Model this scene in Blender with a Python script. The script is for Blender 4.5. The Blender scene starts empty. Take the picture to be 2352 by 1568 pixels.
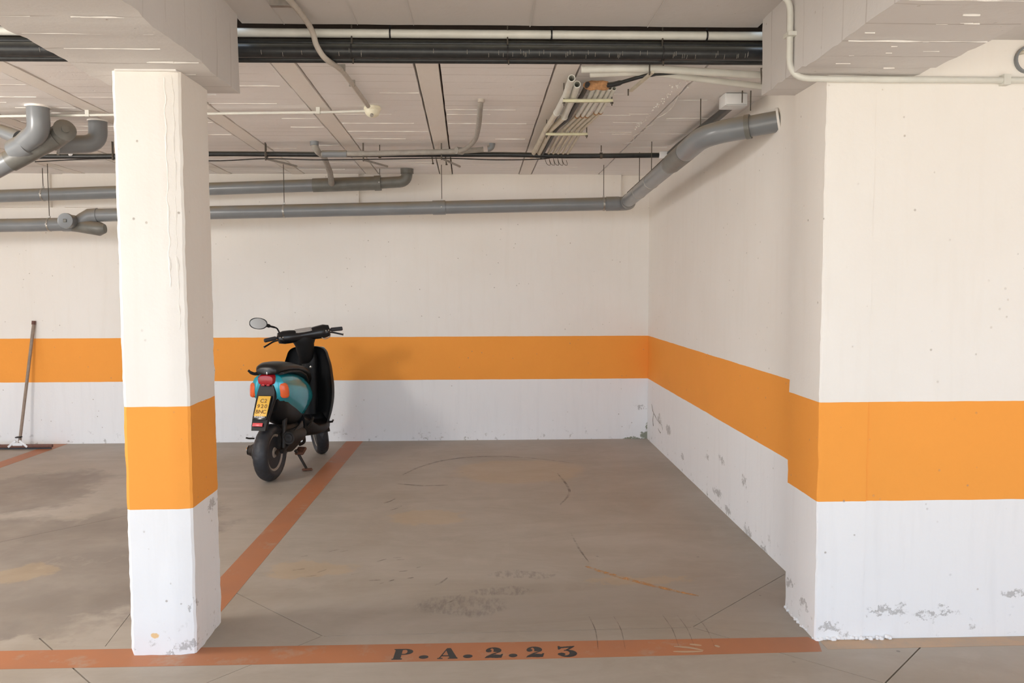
import bpy, bmesh, math, random
from mathutils import Vector, Matrix, noise
random.seed(7)
S = bpy.context.scene
COL = S.collection
PI = math.pi

# ------------------------------------------------------------------ camera
cam_d = bpy.data.cameras.new('camera'); cam = bpy.data.objects.new('camera', cam_d); COL.objects.link(cam)
S.camera = cam
cam_d.sensor_width = 36.0; cam_d.lens = 1882.0 / 2352.0 * 36.0; cam_d.clip_start = 0.05; cam_d.clip_end = 300
fwd = Vector((0.03364948, 0.99715708, -0.06742006))
rgt = Vector((0.9994212, -0.0339097, -0.00271864))
up = rgt.cross(fwd)
m = Matrix((rgt, up, -fwd)).transposed().to_4x4(); m.translation = (0, 0, 1.6)
cam.matrix_world = m

# ------------------------------------------------------------------ world, sun, exposure
SKY = (0.74, 0.90, 1.10); SKY_STRENGTH = 1.7
w = bpy.data.worlds.new('sky'); S.world = w; w.use_nodes = True
bg = w.node_tree.nodes['Background']; bg.inputs[0].default_value = (*SKY, 1); bg.inputs[1].default_value = SKY_STRENGTH
sd = bpy.data.lights.new('sun', 'SUN'); sd.energy = 6.0; sd.angle = math.radians(1.5); sd.color = (1.0, 0.92, 0.80)
sun = bpy.data.objects.new('sun', sd); COL.objects.link(sun)
sun.rotation_euler = Vector((math.sin(math.radians(35)) * math.cos(math.radians(37)), math.cos(math.radians(35)) * math.cos(math.radians(37)), -math.sin(math.radians(37)))).to_track_quat('-Z', 'Y').to_euler()   # from behind the camera's left: reaches only the floor behind it
for lx, ly, lz, lw in ((-4.25, 3.35, 2.5, 108.0), ):      # added warm fill light outside the frame, brightens the back wall
    ld = bpy.data.lights.new('added_fill_light', 'POINT'); ld.energy = lw; ld.shadow_soft_size = 0.30; ld.color = (1.0, 0.94, 0.87)
    lo = bpy.data.objects.new('added_fill_light', ld); COL.objects.link(lo); lo.location = (lx, ly, lz)
S.view_settings.view_transform = 'Standard'; S.view_settings.look = 'None'
S.view_settings.gamma = 1.0; S.view_settings.use_curve_mapping = False
S.view_settings.exposure = 0.98
S.cycles.max_bounces = 10; S.cycles.diffuse_bounces = 8
S.cycles.sample_clamp_indirect = 6

# ------------------------------------------------------------------ material helpers
def srgb(r, g, b):
    f = lambda c: (c / 12.92 if c <= 0.04045 else ((c + 0.055) / 1.055) ** 2.4)
    return (f(r / 255), f(g / 255), f(b / 255), 1)

class NT:
    def __init__(s, name, rough=0.6, metal=0.0, spec=0.5):
        s.m = bpy.data.materials.new(name); s.m.use_nodes = True
        s.t = s.m.node_tree; s.b = s.t.nodes['Principled BSDF']
        s.b.inputs['Roughness'].default_value = rough; s.b.inputs['Metallic'].default_value = metal
        s.b.inputs['Specular IOR Level'].default_value = spec
        s._pos = None
    def n(s, typ, **kw):
        x = s.t.nodes.new(typ)
        for k, v in kw.items(): setattr(x, k, v)
        return x
    def set(s, sock, v):
        if hasattr(v, 'is_linked') or isinstance(v, bpy.types.NodeSocket): s.t.links.new(v, sock)
        else: sock.default_value = v
    def pos(s):
        if s._pos is None: s._pos = s.n('ShaderNodeTexCoord').outputs['Object']
        return s._pos
    def math(s, op, a, b=0.0, c=None, clamp=False):
        x = s.n('ShaderNodeMath', operation=op); x.use_clamp = clamp
        s.set(x.inputs[0], a); s.set(x.inputs[1], b)
        if c is not None: s.set(x.inputs[2], c)
        return x.outputs[0]
    def vmath(s, op, a, b):
        x = s.n('ShaderNodeVectorMath', operation=op); s.set(x.inputs[0], a); s.set(x.inputs[1], b); return x.outputs[0]
    def sep(s, v):
        x = s.n('ShaderNodeSeparateXYZ'); s.set(x.inputs[0], v); return x.outputs
    def mapping(s, scale=(1, 1, 1), loc=(0, 0, 0), v=None):
        x = s.n('ShaderNodeMapping'); x.inputs['Scale'].default_value = scale; x.inputs['Location'].default_value = loc
        s.set(x.inputs[0], v if v is not None else s.pos()); return x.outputs[0]
    def noise(s, scale, detail=4, rough=0.55, dist=0.0, v=None, col=False):
        x = s.n('ShaderNodeTexNoise'); x.inputs['Scale'].default_value = scale; x.inputs['Detail'].default_value = detail
        x.inputs['Roughness'].default_value = rough; x.inputs['Distortion'].default_value = dist
        s.set(x.inputs['Vector'], v if v is not None else s.pos()); return x.outputs['Color' if col else 0]
    def voro(s, scale, v=None):
        x = s.n('ShaderNodeTexVoronoi'); x.inputs['Scale'].default_value = scale
        s.set(x.inputs['Vector'], v if v is not None else s.pos()); return x.outputs['Distance']
    def ramp(s, fac, lo, hi, a=0.0, b=1.0):
        x = s.n('ShaderNodeMapRange'); x.inputs['From Min'].default_value = lo; x.inputs['From Max'].default_value = hi
        x.inputs['To Min'].default_value = a; x.inputs['To Max'].default_value = b
        s.set(x.inputs[0], fac); return x.outputs[0]
    def mix(s, fac, a, b):
        x = s.n('ShaderNodeMix', data_type='RGBA'); s.set(x.inputs[0], fac); s.set(x.inputs[6], a); s.set(x.inputs[7], b); return x.outputs[2]
    def color(s, c): s.set(s.b.inputs['Base Color'], c)
    def bump(s, h, strength=0.3, dist=0.01):
        x = s.n('ShaderNodeBump'); x.inputs['Strength'].default_value = strength; x.inputs['Distance'].default_value = dist
        s.set(x.inputs['Height'], h); s.set(s.b.inputs['Normal'], x.outputs[0])
    def spots(s, lst, wob=0.05, sc=14.0):
        """union of ragged spots: (x, y, z, rx, ry, rz)"""
        nz = s.vmath('SUBTRACT', s.noise(sc, 5, 0.7, col=True), (0.5, 0.5, 0.5))
        wv = s.n('ShaderNodeVectorMath', operation='SCALE'); s.set(wv.inputs[0], nz); wv.inputs['Scale'].default_value = wob * 4
        p = s.vmath('ADD', s.pos(), wv.outputs[0]); out = None
        for (x, y, z, rx, ry, rz) in lst:
            d = s.vmath('DIVIDE', s.vmath('SUBTRACT', p, (x, y, z)), (rx, ry, rz))
            l = s.n('ShaderNodeVectorMath', operation='LENGTH'); s.set(l.inputs[0], d)
            f = s.ramp(l.outputs['Value'], 1.0, 0.8)
            out = f if out is None else s.math('MAXIMUM', out, f)
        return out

def simple(name, col, rough=0.5, metal=0.0, var=0.12, scale=20, bump=0.0, spec=0.5, dust=None):
    k = NT(name, rough, metal, spec)
    n_ = k.noise(scale, 4)
    c = k.mix(k.ramp(n_, 0.3, 0.7), tuple(x * (1 - var) for x in col[:3]) + (1,), tuple(min(1, x * (1 + var)) for x in col[:3]) + (1,))
    if dust:
        g = k.n('ShaderNodeNewGeometry'); nz = k.sep(g.outputs['Normal'])[2]
        f = k.math('MULTIPLY', k.ramp(nz, 0.15, 0.75), k.ramp(k.noise(7, 4), 0.25, 0.6, 0.45, 1.0))
        c = k.mix(f, c, dust)
    k.color(c)
    if bump: k.bump(k.noise(scale * 3, 4), bump, 0.004)
    return k.m

WHITE = (0.888, 0.860, 0.820, 1)  # wall white, with the warmer light of the upper walls tinted in
WHITE_COOL_LIGHT = (0.872, 0.875, 0.885, 1)      # cooler light low on the walls, painted into the colour under the stripe
ORANGE = (0.98, 0.385, 0.068, 1)
def painted_concrete(name, stripe=(0.635, 1.082), patches=(), rust=(), moss=(), pits=1.0, base=WHITE, board=None, lowpeel=1.0):
    k = NT(name, 0.75, 0, 0.25); p = k.pos(); x, y, z = k.sep(p)
    n1 = k.noise(0.9, 5, 0.6); n2 = k.noise(9, 5, 0.6)
    streak = k.noise(3.0, 5, 0.65, v=k.mapping((6, 6, 0.5)))
    dirt = tuple(c * f for c, f in zip(base[:3], (0.92, 0.90, 0.87))) + (1,)
    c = k.mix(k.ramp(n1, 0.35, 0.75, 0.0, 0.55), base, dirt)
    c = k.mix(k.ramp(streak, 0.52, 0.78, 0.0, 0.35), c, dirt)
    if stripe:
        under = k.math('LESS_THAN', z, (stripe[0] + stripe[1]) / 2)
        c = k.mix(under, c, k.mix(k.ramp(streak, 0.50, 0.78, 0.0, 0.6), WHITE_COOL_LIGHT, tuple(q * .93 for q in WHITE_COOL_LIGHT[:3]) + (1,)))
        zz = k.math('ADD', z, k.math('MULTIPLY', k.math('SUBTRACT', k.noise(6, 3), 0.5), 0.006))
        inside = k.math('MULTIPLY', k.math('GREATER_THAN', zz, stripe[0]), k.math('LESS_THAN', zz, stripe[1]))
        oc = k.mix(k.ramp(n1, 0.3, 0.75, 0, 0.5), ORANGE, (0.84, 0.34, 0.058, 1))
        c = k.mix(inside, c, oc)
    # pin holes in the cast face
    v = k.voro(13); pit = k.math('MULTIPLY', k.ramp(v, 0.085, 0.045), k.ramp(k.noise(2.6, 4), 0.46, 0.58))
    c = k.mix(k.math('MULTIPLY', pit, 0.75 * pits, clamp=True), c, (0.34, 0.29, 0.24, 1))
    # flaked paint just over the floor
    low = k.ramp(z, 0.16, 0.0)
    pe = k.math('MULTIPLY', k.ramp(k.noise(16, 6, 0.7), 0.60, 0.66), k.math('MULTIPLY', low, lowpeel), clamp=True)
    c = k.mix(k.math('MULTIPLY', pe, 0.75), c, (0.34, 0.32, 0.29, 1))
    hgt = k.math('ADD', k.math('MULTIPLY', n2, 0.5), k.math('MULTIPLY', k.noise(60, 3), 0.15))
    hgt = k.math('SUBTRACT', hgt, k.math('MULTIPLY', pit, 0.6))
    if patches:
        sp = k.math('MULTIPLY', k.spots(patches, 0.045, 18), k.ramp(k.noise(34, 4, 0.7), 0.40, 0.5))
        c = k.mix(k.math('MULTIPLY', sp, 0.7), c, (0.40, 0.39, 0.38, 1)); hgt = k.math('SUBTRACT', hgt, k.math('MULTIPLY', sp, 0.5))
    if moss:
        c = k.mix(k.math('MULTIPLY', k.spots(moss, 0.03, 25), 0.8), c, (0.13, 0.15, 0.07, 1))
    if rust:
        c = k.mix(k.math('MULTIPLY', k.spots(rust, 0.008, 30), 0.8), c, (0.85, 0.52, 0.16, 1))
    if board:
        q = (x, y, z)[board[0]]
        fr = k.math('FRACT', k.math('DIVIDE', k.math('ADD', q, k.math('MULTIPLY', k.math('SUBTRACT', k.noise(1.5, 3), 0.5), 0.03)), board[1]))
        hgt = k.math('SUBTRACT', hgt, k.math('MULTIPLY', k.math('LESS_THAN', fr, 0.03), 0.6))
        c = k.mix(k.math('MULTIPLY', k.math('LESS_THAN', fr, 0.045), k.ramp(k.noise(2.3, 4), 0.42, 0.62, 0, 0.6)), c, (0.38, 0.34, 0.32, 1))
    k.color(c); k.bump(hgt, 0.35, 0.012)
    return k.m

# ------------------------------------------------------------------ mesh helpers
class MB:
    def __init__(s): s.v = []; s.f = []
    def add(s, vs, fs):
        o = len(s.v); s.v += [Vector(v) for v in vs]; s.f += [tuple(i + o for i in f) for f in fs]; return s
    def box(s, a, b, mat=None):
        x0, y0, z0 = a; x1, y1, z1 = b
        vs = [Vector(q) for q in ((x0,y0,z0),(x1,y0,z0),(x1,y1,z0),(x0,y1,z0),(x0,y0,z1),(x1,y0,z1),(x1,y1,z1),(x0,y1,z1))]
        if mat: vs = [mat @ v for v in vs]
        return s.add(vs, [(0,3,2,1),(4,5,6,7),(0,1,5,4),(1,2,6,5),(2,3,7,6),(3,0,4,7)])
    def cbox(s, c, size, mat=None, bev=0.0):
        """box about c with bevelled vertical and horizontal edges"""
        hx, hy, hz = (q / 2 for q in size)
        if bev <= 0:
            vs = MB().box((-hx,-hy,-hz),(hx,hy,hz))
        else:
            b = min(bev, hx * .9, hy * .9, hz * .9); rings = []
            for (z, i) in ((-hz, b), (-hz + b * .3, b * .3), (-hz + b, 0), (hz - b, 0), (hz - b * .3, b * .3), (hz, b)):
                X, Y = hx - i, hy - i; c_ = b
                rings.append([(X-c_,-Y,z),(X-c_*.3,-Y+c_*.3,z),(X,-Y+c_,z),(X,Y-c_,z),(X-c_*.3,Y-c_*.3,z),(X-c_,Y,z),(-X+c_,Y,z),(-X+c_*.3,Y-c_*.3,z),(-X,Y-c_,z),(-X,-Y+c_,z),(-X+c_*.3,-Y+c_*.3,z),(-X+c_,-Y,z)])
            vs = MB().loft(rings)
        M = (mat or Matrix.Identity(4)); C = Vector(c)
        return s.add([C + (M.to_3x3() @ v) for v in vs.v], vs.f)
    def loft(s, rings, cap=True, closed=True):
        n = len(rings[0]); vs = [p for r in rings for p in r]; fs = []
        for i in range(len(rings) - 1):
            for j in range(n if closed else n - 1):
                a = i * n + j; b = i * n + (j + 1) % n; fs.append((a, b, b + n, a + n))
        if cap and closed: fs.append(tuple(range(n - 1, -1, -1))); fs.append(tuple((len(rings) - 1) * n + j for j in range(n)))
        return s.add(vs, fs)
    def tube(s, pts, r, n=12, cap=True, hollow=False):
        pts = [Vector(p) for p in pts]; rr = r if isinstance(r, (list, tuple)) else [r] * len(pts)
        T = []
        for i in range(len(pts)):
            a = pts[max(0, i - 1)]; b = pts[min(len(pts) - 1, i + 1)]; T.append((b - a).normalized())
        ref = Vector((0, 0, 1)) if abs(T[0].z) < 0.9 else Vector((1, 0, 0))
        u = T[0].cross(ref).normalized(); rings = []
        for i, p in enumerate(pts):
            u = (u - T[i] * u.dot(T[i])).normalized(); v = T[i].cross(u)
            k = 1.0
            if 0 < i < len(pts) - 1:
                c = T[i].dot((pts[i + 1] - pts[i]).normalized()); k = 1 / max(c, 0.5)
            rings.append([p + (u * math.cos(2 * PI * j / n) + v * math.sin(2 * PI * j / n)) * rr[i] for j in range(n)])
        if hollow:
            inn = [[pts[i] + (q - pts[i]) * hollow for q in rings[i]] for i in range(len(rings))]
            return s.loft(inn[::-1] + rings + [inn[-1]], cap=False)
        return s.loft(rings, cap)
    def lathe(s, prof, c, axis='x', n=32, mod=None):
        """prof: (axial, radius)"""
        rings = []
        for i, (a, r) in enumerate(prof):
            ring = []
            for j in range(n):
                t = 2 * PI * j / n; q = r + (mod(i, a, t) if mod else 0)
                e = {'x': (a, q * math.cos(t), q * math.sin(t)), 'y': (q * math.cos(t), a, q * math.sin(t)), 'z': (q * math.cos(t), q * math.sin(t), a)}[axis]
                ring.append(Vector(c) + Vector(e))
            rings.append(ring)
        return s.loft(rings)
    def xf(s, M): s.v = [M @ v for v in s.v]; return s
    def build(s, name, mat, parent=None, smooth=True, local=False, ang=40, **props):
        me = bpy.data.meshes.new(name)
        off = Vector((0, 0, 0))
        if parent is not None and not local: off = world_loc(parent)
        me.from_pydata([tuple(v - off) for v in s.v], [], s.f)
        bm = bmesh.new(); bm.from_mesh(me); bmesh.ops.recalc_face_normals(bm, faces=bm.faces)
        if smooth:
            for f in bm.faces: f.smooth = True
            for e in bm.edges:
                if len(e.link_faces) == 2 and e.calc_face_angle(0) > math.radians(ang): e.smooth = False
        bm.to_mesh(me); bm.free()
        me.materials.append(mat)
        o = bpy.data.objects.new(name, me); COL.objects.link(o)
        if parent is not None: o.parent = parent
        for k_, v_ in props.items(): o[k_] = v_
        return o

def world_loc(o):
    p = Vector((0, 0, 0))
    while o is not None: p += o.location; o = o.parent
    return p

def smooth_path(pts, k=6):
    P = [Vector(p) for p in pts]; out = []
    for i in range(len(P) - 1):
        p0 = P[max(0, i - 1)]; p1 = P[i]; p2 = P[i + 1]; p3 = P[min(len(P) - 1, i + 2)]
        for j in range(k):
            t = j / k
            out.append(0.5 * ((2 * p1) + (p2 - p0) * t + (2 * p0 - 5 * p1 + 4 * p2 - p3) * t * t + (3 * p1 - p0 - 3 * p2 + p3) * t ** 3))
    out.append(P[-1]); return out

def elbow_path(a, c, b, r, k=7):
    """straight a->c->b with a round corner of radius-ish r at c"""
    a, c, b = Vector(a), Vector(c), Vector(b)
    p = c + (a - c).normalized() * r; q = c + (b - c).normalized() * r
    return [p * (1 - t) ** 2 + c * 2 * t * (1 - t) + q * t * t for t in [i / k for i in range(k + 1)]]

def thing(name, label, cat, loc, rz=0.0, group=None):
    o = bpy.data.objects.new(name, None); COL.objects.link(o); o.empty_display_size = 0.1
    o.location = loc; o.rotation_euler = (0, 0, rz); o['label'] = label; o['category'] = cat
    if group: o['group'] = group
    return o
def struct(o): o['kind'] = 'structure'; return o

def grid_box(a, b, step, amp, seed=0.0, boards=None, bd=0.0, nsc=6.0, edge=0.0):
    """box whose faces are grids, roughened by noise; boards=(axis, width): step offsets of the underside"""
    mb = MB(); keys = {}
    n = [max(1, int(round((b[i] - a[i]) / step[i]))) for i in range(3)]
    def P(i, j, k):
        key = (i, j, k)
        if key in keys: return keys[key]
        p = Vector((a[0] + (b[0] - a[0]) * i / n[0], a[1] + (b[1] - a[1]) * j / n[1], a[2] + (b[2] - a[2]) * k / n[2]))
        q = noise.noise_vector(p * nsc + Vector((seed, seed * 2, 0)))
        ed = (i in (0, n[0])) + (j in (0, n[1])) + (k in (0, n[2]))
        d = q * amp
        if ed >= 2 and edge: d = d + noise.noise_vector(p * 22 + Vector((seed, 3, 1))) * edge
        if boards and k == 0:
            ax, wd = boards; idx = math.floor(p[ax] / wd); random.seed(int(idx * 31 + seed * 7)); d.z += (random.random() - 0.5) * bd
        mb.v.append(p + d); keys[key] = len(mb.v) - 1; return keys[key]
    for (u, v, w_) in ((0, 1, 2), (1, 2, 0), (2, 0, 1)):
        for side in (0, n[w_]):
            for i in range(n[u]):
                for j in range(n[v]):
                    q = []
                    for (di, dj) in ((0, 0), (1, 0), (1, 1), (0, 1)):
                        idx = [0, 0, 0]; idx[u] = i + di; idx[v] = j + dj; idx[w_] = side; q.append(P(*idx))
                    mb.f.append(tuple(q))
    return mb

# ------------------------------------------------------------------ materials
M = {}
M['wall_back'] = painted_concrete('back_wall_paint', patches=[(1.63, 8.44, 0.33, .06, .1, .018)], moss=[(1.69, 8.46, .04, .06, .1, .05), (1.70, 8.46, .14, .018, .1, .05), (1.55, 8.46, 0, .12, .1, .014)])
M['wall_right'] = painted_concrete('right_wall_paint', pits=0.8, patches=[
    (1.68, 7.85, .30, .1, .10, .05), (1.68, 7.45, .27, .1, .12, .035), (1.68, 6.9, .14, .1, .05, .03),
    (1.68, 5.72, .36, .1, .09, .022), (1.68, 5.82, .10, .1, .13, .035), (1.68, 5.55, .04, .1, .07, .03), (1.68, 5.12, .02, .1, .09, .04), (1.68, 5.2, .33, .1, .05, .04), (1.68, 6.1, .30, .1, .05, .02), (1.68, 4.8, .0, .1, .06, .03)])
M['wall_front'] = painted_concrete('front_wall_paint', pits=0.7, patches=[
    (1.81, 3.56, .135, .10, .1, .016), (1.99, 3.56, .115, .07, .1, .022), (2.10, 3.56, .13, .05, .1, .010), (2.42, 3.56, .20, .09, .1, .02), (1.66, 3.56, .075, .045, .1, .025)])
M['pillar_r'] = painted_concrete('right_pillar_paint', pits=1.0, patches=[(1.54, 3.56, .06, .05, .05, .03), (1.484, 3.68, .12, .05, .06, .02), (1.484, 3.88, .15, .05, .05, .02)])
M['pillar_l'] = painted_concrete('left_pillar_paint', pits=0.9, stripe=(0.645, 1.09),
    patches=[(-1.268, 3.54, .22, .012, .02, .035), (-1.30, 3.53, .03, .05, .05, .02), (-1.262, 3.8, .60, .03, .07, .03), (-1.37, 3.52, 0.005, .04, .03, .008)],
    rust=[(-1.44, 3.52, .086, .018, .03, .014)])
M['beam'] = painted_concrete('beam_paint', stripe=None, pits=0.6, base=(0.67, 0.655, 0.65, 1), lowpeel=0, board=(1, .19))
M['slab'] = painted_concrete('slab_paint', stripe=None, pits=0.4, base=(0.64, 0.62, 0.61, 1), lowpeel=0)
M['panel'] = painted_concrete('filler_panel_paint', stripe=None, pits=0.3, base=(0.88, 0.865, 0.87, 1), lowpeel=0, board=(1, .15))
M['joist'] = painted_concrete('joist_paint', stripe=None, pits=0.3, base=(0.86, 0.83, 0.80, 1), lowpeel=0)
M['ridge'] = simple('white_paint_ridge', (0.86, 0.84, 0.81), 0.7, var=0.05)
M['void'] = simple('joint_void', (0.05, 0.035, 0.028), 0.95)
M['pvc'] = simple('grey_pvc', srgb(128, 132, 136), 0.28, var=0.07, scale=5, dust=srgb(140, 128, 108))
M['pvc_d'] = simple('dusty_dark_pvc', srgb(112, 112, 108), 0.4, var=0.15, scale=12, dust=srgb(132, 118, 98))
M['black'] = simple('black_pipe_plastic', (0.018, 0.02, 0.022), 0.35, var=0.3, scale=30, dust=(0.10, 0.095, 0.075, 1))
M['cream'] = simple('cream_conduit_plastic', (0.68, 0.68, 0.63), 0.4, var=0.08, scale=8)
M['aged'] = simple('aged_conduit_plastic', (0.60, 0.56, 0.46), 0.5, var=0.12, scale=14)
M['flex'] = simple('grey_flexible_conduit', (0.33, 0.31, 0.28), 0.55, var=0.12, scale=25)
M['flexlight'] = simple('painted_flexible_conduit', (0.50, 0.46, 0.41), 0.6, var=0.08, scale=25)
M['steel'] = simple('zinc_steel', (0.45, 0.43, 0.40), 0.35, 0.8, var=0.2)
M['rod'] = simple('dark_steel_rod', (0.10, 0.085, 0.07), 0.6, 0.4)
M['zinc'] = simple('yellow_zinc_bracket', (0.62, 0.60, 0.42), 0.45, 0.2)
M['white'] = simple('white_box_plastic', (0.80, 0.82, 0.84), 0.45, var=0.03)
M['ivory'] = simple('ivory_detector_plastic', (0.80, 0.77, 0.62), 0.5, var=0.04)
M['foam'] = simple('orange_foam', (0.42, 0.22, 0.10), 0.8, var=0.35, scale=40, bump=0.6)
M['cable'] = simple('black_cable', (0.015, 0.014, 0.015), 0.5)
M['wood'] = simple('brown_squeegee_wood', (0.15, 0.065, 0.045), 0.6, var=0.2, scale=30)
M['handle'] = simple('grey_wooden_handle', (0.30, 0.23, 0.18), 0.6, var=0.15, scale=20)
M['muffler'] = simple('dark_muffler_paint', (0.018, 0.014, 0.012), 0.55, var=0.4)
M['rubber'] = simple('tyre_rubber', (0.026, 0.027, 0.032), 0.5, var=0.2)
M['bplastic'] = simple('black_scooter_plastic', (0.006, 0.006, 0.007), 0.5, var=0.2, spec=0.35)
M['bgloss'] = simple('black_gloss_plastic', (0.008, 0.008, 0.010), 0.22, var=0.2)
M['seat'] = simple('black_seat_vinyl', (0.010, 0.010, 0.010), 0.36, var=0.2, scale=60, bump=0.1)
M['teal'] = NT('turquoise_metallic_paint', 0.22, 0.25)
_k = M['teal']; _k.color(_k.mix(_k.ramp(_k.noise(9, 4), .3, .7), (0.008, 0.30, 0.40, 1), (0.012, 0.36, 0.46, 1))); _k.b.inputs['Coat Weight'].default_value = 0.6; M['teal'] = _k.m
M['red'] = simple('red_lens', (0.36, 0.008, 0.014), 0.15, var=0.1)
M['amber'] = simple('orange_lens', (0.78, 0.13, 0.035), 0.2, var=0.1)
M['plate'] = simple('yellow_plate', (0.88, 0.52, 0.085), 0.4, var=0.04)
M['ink'] = simple('plate_ink', (0.20, 0.10, 0.03), 0.5)
M['refl'] = simple('pink_reflector', (0.80, 0.11, 0.12), 0.25)
M['alu'] = simple('dull_alloy', (0.36, 0.31, 0.26), 0.5, 0.05, var=0.2)
M['chrome'] = simple('chrome', (0.75, 0.75, 0.76), 0.12, 1.0, var=0.05)
M['mirror'] = simple('mirror_glass', (0.27, 0.235, 0.20), 0.2, 1.0, var=0.02)
M['engine'] = simple('dirty_engine_metal', (0.030, 0.024, 0.020), 0.5, 0.3, var=0.4, scale=25, bump=0.3)
M['rust'] = simple('rusty_steel', (0.17, 0.075, 0.045), 0.75, 0.2, var=0.35, scale=40)
M['lcd'] = simple('speedometer_face', (0.42, 0.40, 0.38), 0.3)
M['crack'] = simple('exposed_plaster', (0.26, 0.24, 0.23), 0.9)
M['wt'] = simple('white_print', (0.8, 0.8, 0.82), 0.5)

def floor_material():
    k = NT('polished_concrete_floor', 0.42, 0, 0.4); x, y, z = k.sep(k.pos())
    n1 = k.noise(0.55, 6, 0.62, 0.4); n2 = k.noise(2.6, 6, 0.65, 0.6); sw = k.noise(1.4, 6, 0.7, 1.5, v=k.mapping((0.45, 1.6, 1)))
    c = k.mix(k.ramp(n1, 0.35, 0.68), (0.349, 0.304, 0.249, 1), (0.455, 0.417, 0.370, 1))
    c = k.mix(k.ramp(sw, 0.42, 0.72, 0, 0.42), c, (0.283, 0.240, 0.189, 1))
    c = k.mix(k.ramp(n2, 0.52, 0.74, 0, 0.4), c, (0.528, 0.480, 0.431, 1))
    dk = k.spots([(-2.3, 4.4, 0, .8, .5, 1), (-3.2, 5.0, 0, .8, .8, 1), (-2.3, 5.4, 0, .6, .7, 1), (-2.6, 3.9, 0, .9, .3, 1), (-3.6, 6.5, 0, .6, .8, 1)], 0.22, 2.2)
    c = k.mix(k.math('MULTIPLY', k.math('MULTIPLY', dk, k.ramp(k.noise(3, 5), .2, .6, .35, 1.0)), 0.72), c, (0.198, 0.170, 0.151, 1))
    yl = k.spots([(-1.0, 4.6, 0, .25, .14, 1), (.85, 4.35, 0, .3, .08, 1), (-2.6, 4.6, 0, .15, .2, 1), (.3, 7.0, 0, .6, .5, 1), (-.4, 5.6, 0, .3, .2, 1)], 0.1, 4)
    c = k.mix(k.math('MULTIPLY', yl, 0.28), c, (0.554, 0.382, 0.181, 1))
    tyre = k.math('MULTIPLY', k.spots([(-.12, 4.03, 0, .26, .14, 1), (.10, 4.22, 0, .16, .07, 1), (0.2, 4.45, 0, .2, .06, 1)], 0.05, 5), k.ramp(k.noise(16, 4, .7, v=k.mapping((2.2, .6, 1))), .42, .62))
    c = k.mix(k.math('MULTIPLY', tyre, 0.42), c, (0.116, 0.104, 0.100, 1))
    sp = k.math('MULTIPLY', k.ramp(k.voro(5), 0.05, 0.035), k.ramp(k.noise(1.8, 3), .5, .6))
    c = k.mix(k.math('MULTIPLY', sp, .5), c, (0.078, 0.073, 0.067, 1))
    k.color(c); k.set(k.b.inputs['Roughness'], k.ramp(n2, .3, .7, .42, .6)); k.bump(k.math('ADD', n2, k.math('MULTIPLY', k.noise(40, 4), .2)), 0.06, 0.02)
    return k.m
M['floor'] = floor_material()
def worn_paint(name, col, col2, wear=0.56, seed=0.0):
    k = NT(name, 0.5, 0, 0.3); v = k.mapping((1, 1, 1), (seed, 0, 0))
    n_ = k.noise(5, 6, 0.7, v=v); c = k.mix(k.ramp(k.noise(2, 4, v=v), .35, .7), col, col2)
    c = k.mix(k.ramp(n_, wear, wear + .16, 0, .7), c, (0.40, 0.33, 0.26, 1)); k.color(c); return k.m
M['line'] = worn_paint('worn_orange_floor_paint', (0.46, 0.185, 0.085, 1), (0.39, 0.17, 0.09, 1))
M['line_pale'] = worn_paint('rubbed_orange_floor_paint', (0.52, 0.35, 0.22, 1), (0.50, 0.37, 0.26, 1), .46)
M['letter'] = worn_paint('black_stencil_paint', (0.030, 0.032, 0.036, 1), (0.045, 0.045, 0.047, 1), .66)
def scuff_mat(name, col, dens):
    k = NT(name, 0.6, 0, 0.2); k.color(col)
    k.set(k.b.inputs['Alpha'], k.math('MULTIPLY', k.ramp(k.noise(13, 5, .7), .38, .62), dens)); return k.m
M['scuff'] = scuff_mat('rubber_scuff', (0.10, 0.085, 0.075, 1), .45)
M['scuff_o'] = scuff_mat('orange_scuff', (0.72, 0.36, 0.12, 1), .8)
M['ground'] = simple('yard_concrete', (0.66, 0.56, 0.43), 0.8, var=0.08, scale=2)
M['slurry'] = simple('joint_dirt', (0.06, 0.05, 0.04), 0.9)

# ------------------------------------------------------------------ setting: floor
fl = MB().box((-9, -3.2, -0.2), (6, 8.7, 0.0)).build('floor', M['floor'], smooth=False); struct(fl)
cut = MB()
def groove(p, q, wd=0.006, dp=0.012):
    a = Vector((*p, 0)); b = Vector((*q, 0)); d = (b - a).normalized(); n_ = Vector((-d.y, d.x, 0)) * wd / 2
    vs = [a - n_, b - n_, b + n_, a + n_]
    cut.add([v + Vector((0, 0, -dp)) for v in vs] + [v + Vector((0, 0, 0.05)) for v in vs], [(0,3,2,1),(4,5,6,7),(0,1,5,4),(1,2,6,5),(2,3,7,6),(3,0,4,7)])
for g_ in [((-2.042, 3.72), (-1.50, 3.17), .006), ((-1.414, 4.349), (-.751, 3.691), .0045), ((-.745, 3.689), (.963, 3.716), .0035), ((.975, 3.724), (1.66, 4.40), .004),
           ((.973, 3.712), (1.600, 3.154), .004), ((1.608, 3.151), (1.99, 3.533), .006), ((-.757, 3.684), (-1.15, 3.24), .0028), ((-4.2, 4.05), (-3.09, 5.14), .0045), ((-3.08, 5.15), (-2.2, 6.08), .004), ((-1.70, 3.62), (-1.76, 4.1), .003)]:
    groove(g_[0], g_[1], g_[2])
co = cut.build('groove_cutter', M['slurry'], smooth=False)
md = fl.modifiers.new('b', 'BOOLEAN'); md.object = co; md.operation = 'DIFFERENCE'; md.solver = 'EXACT'
dg = bpy.context.evaluated_depsgraph_get(); nm = bpy.data.meshes.new_from_object(fl.evaluated_get(dg)); fl.modifiers.clear()
fl.data = nm; bpy.data.objects.remove(co)
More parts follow.
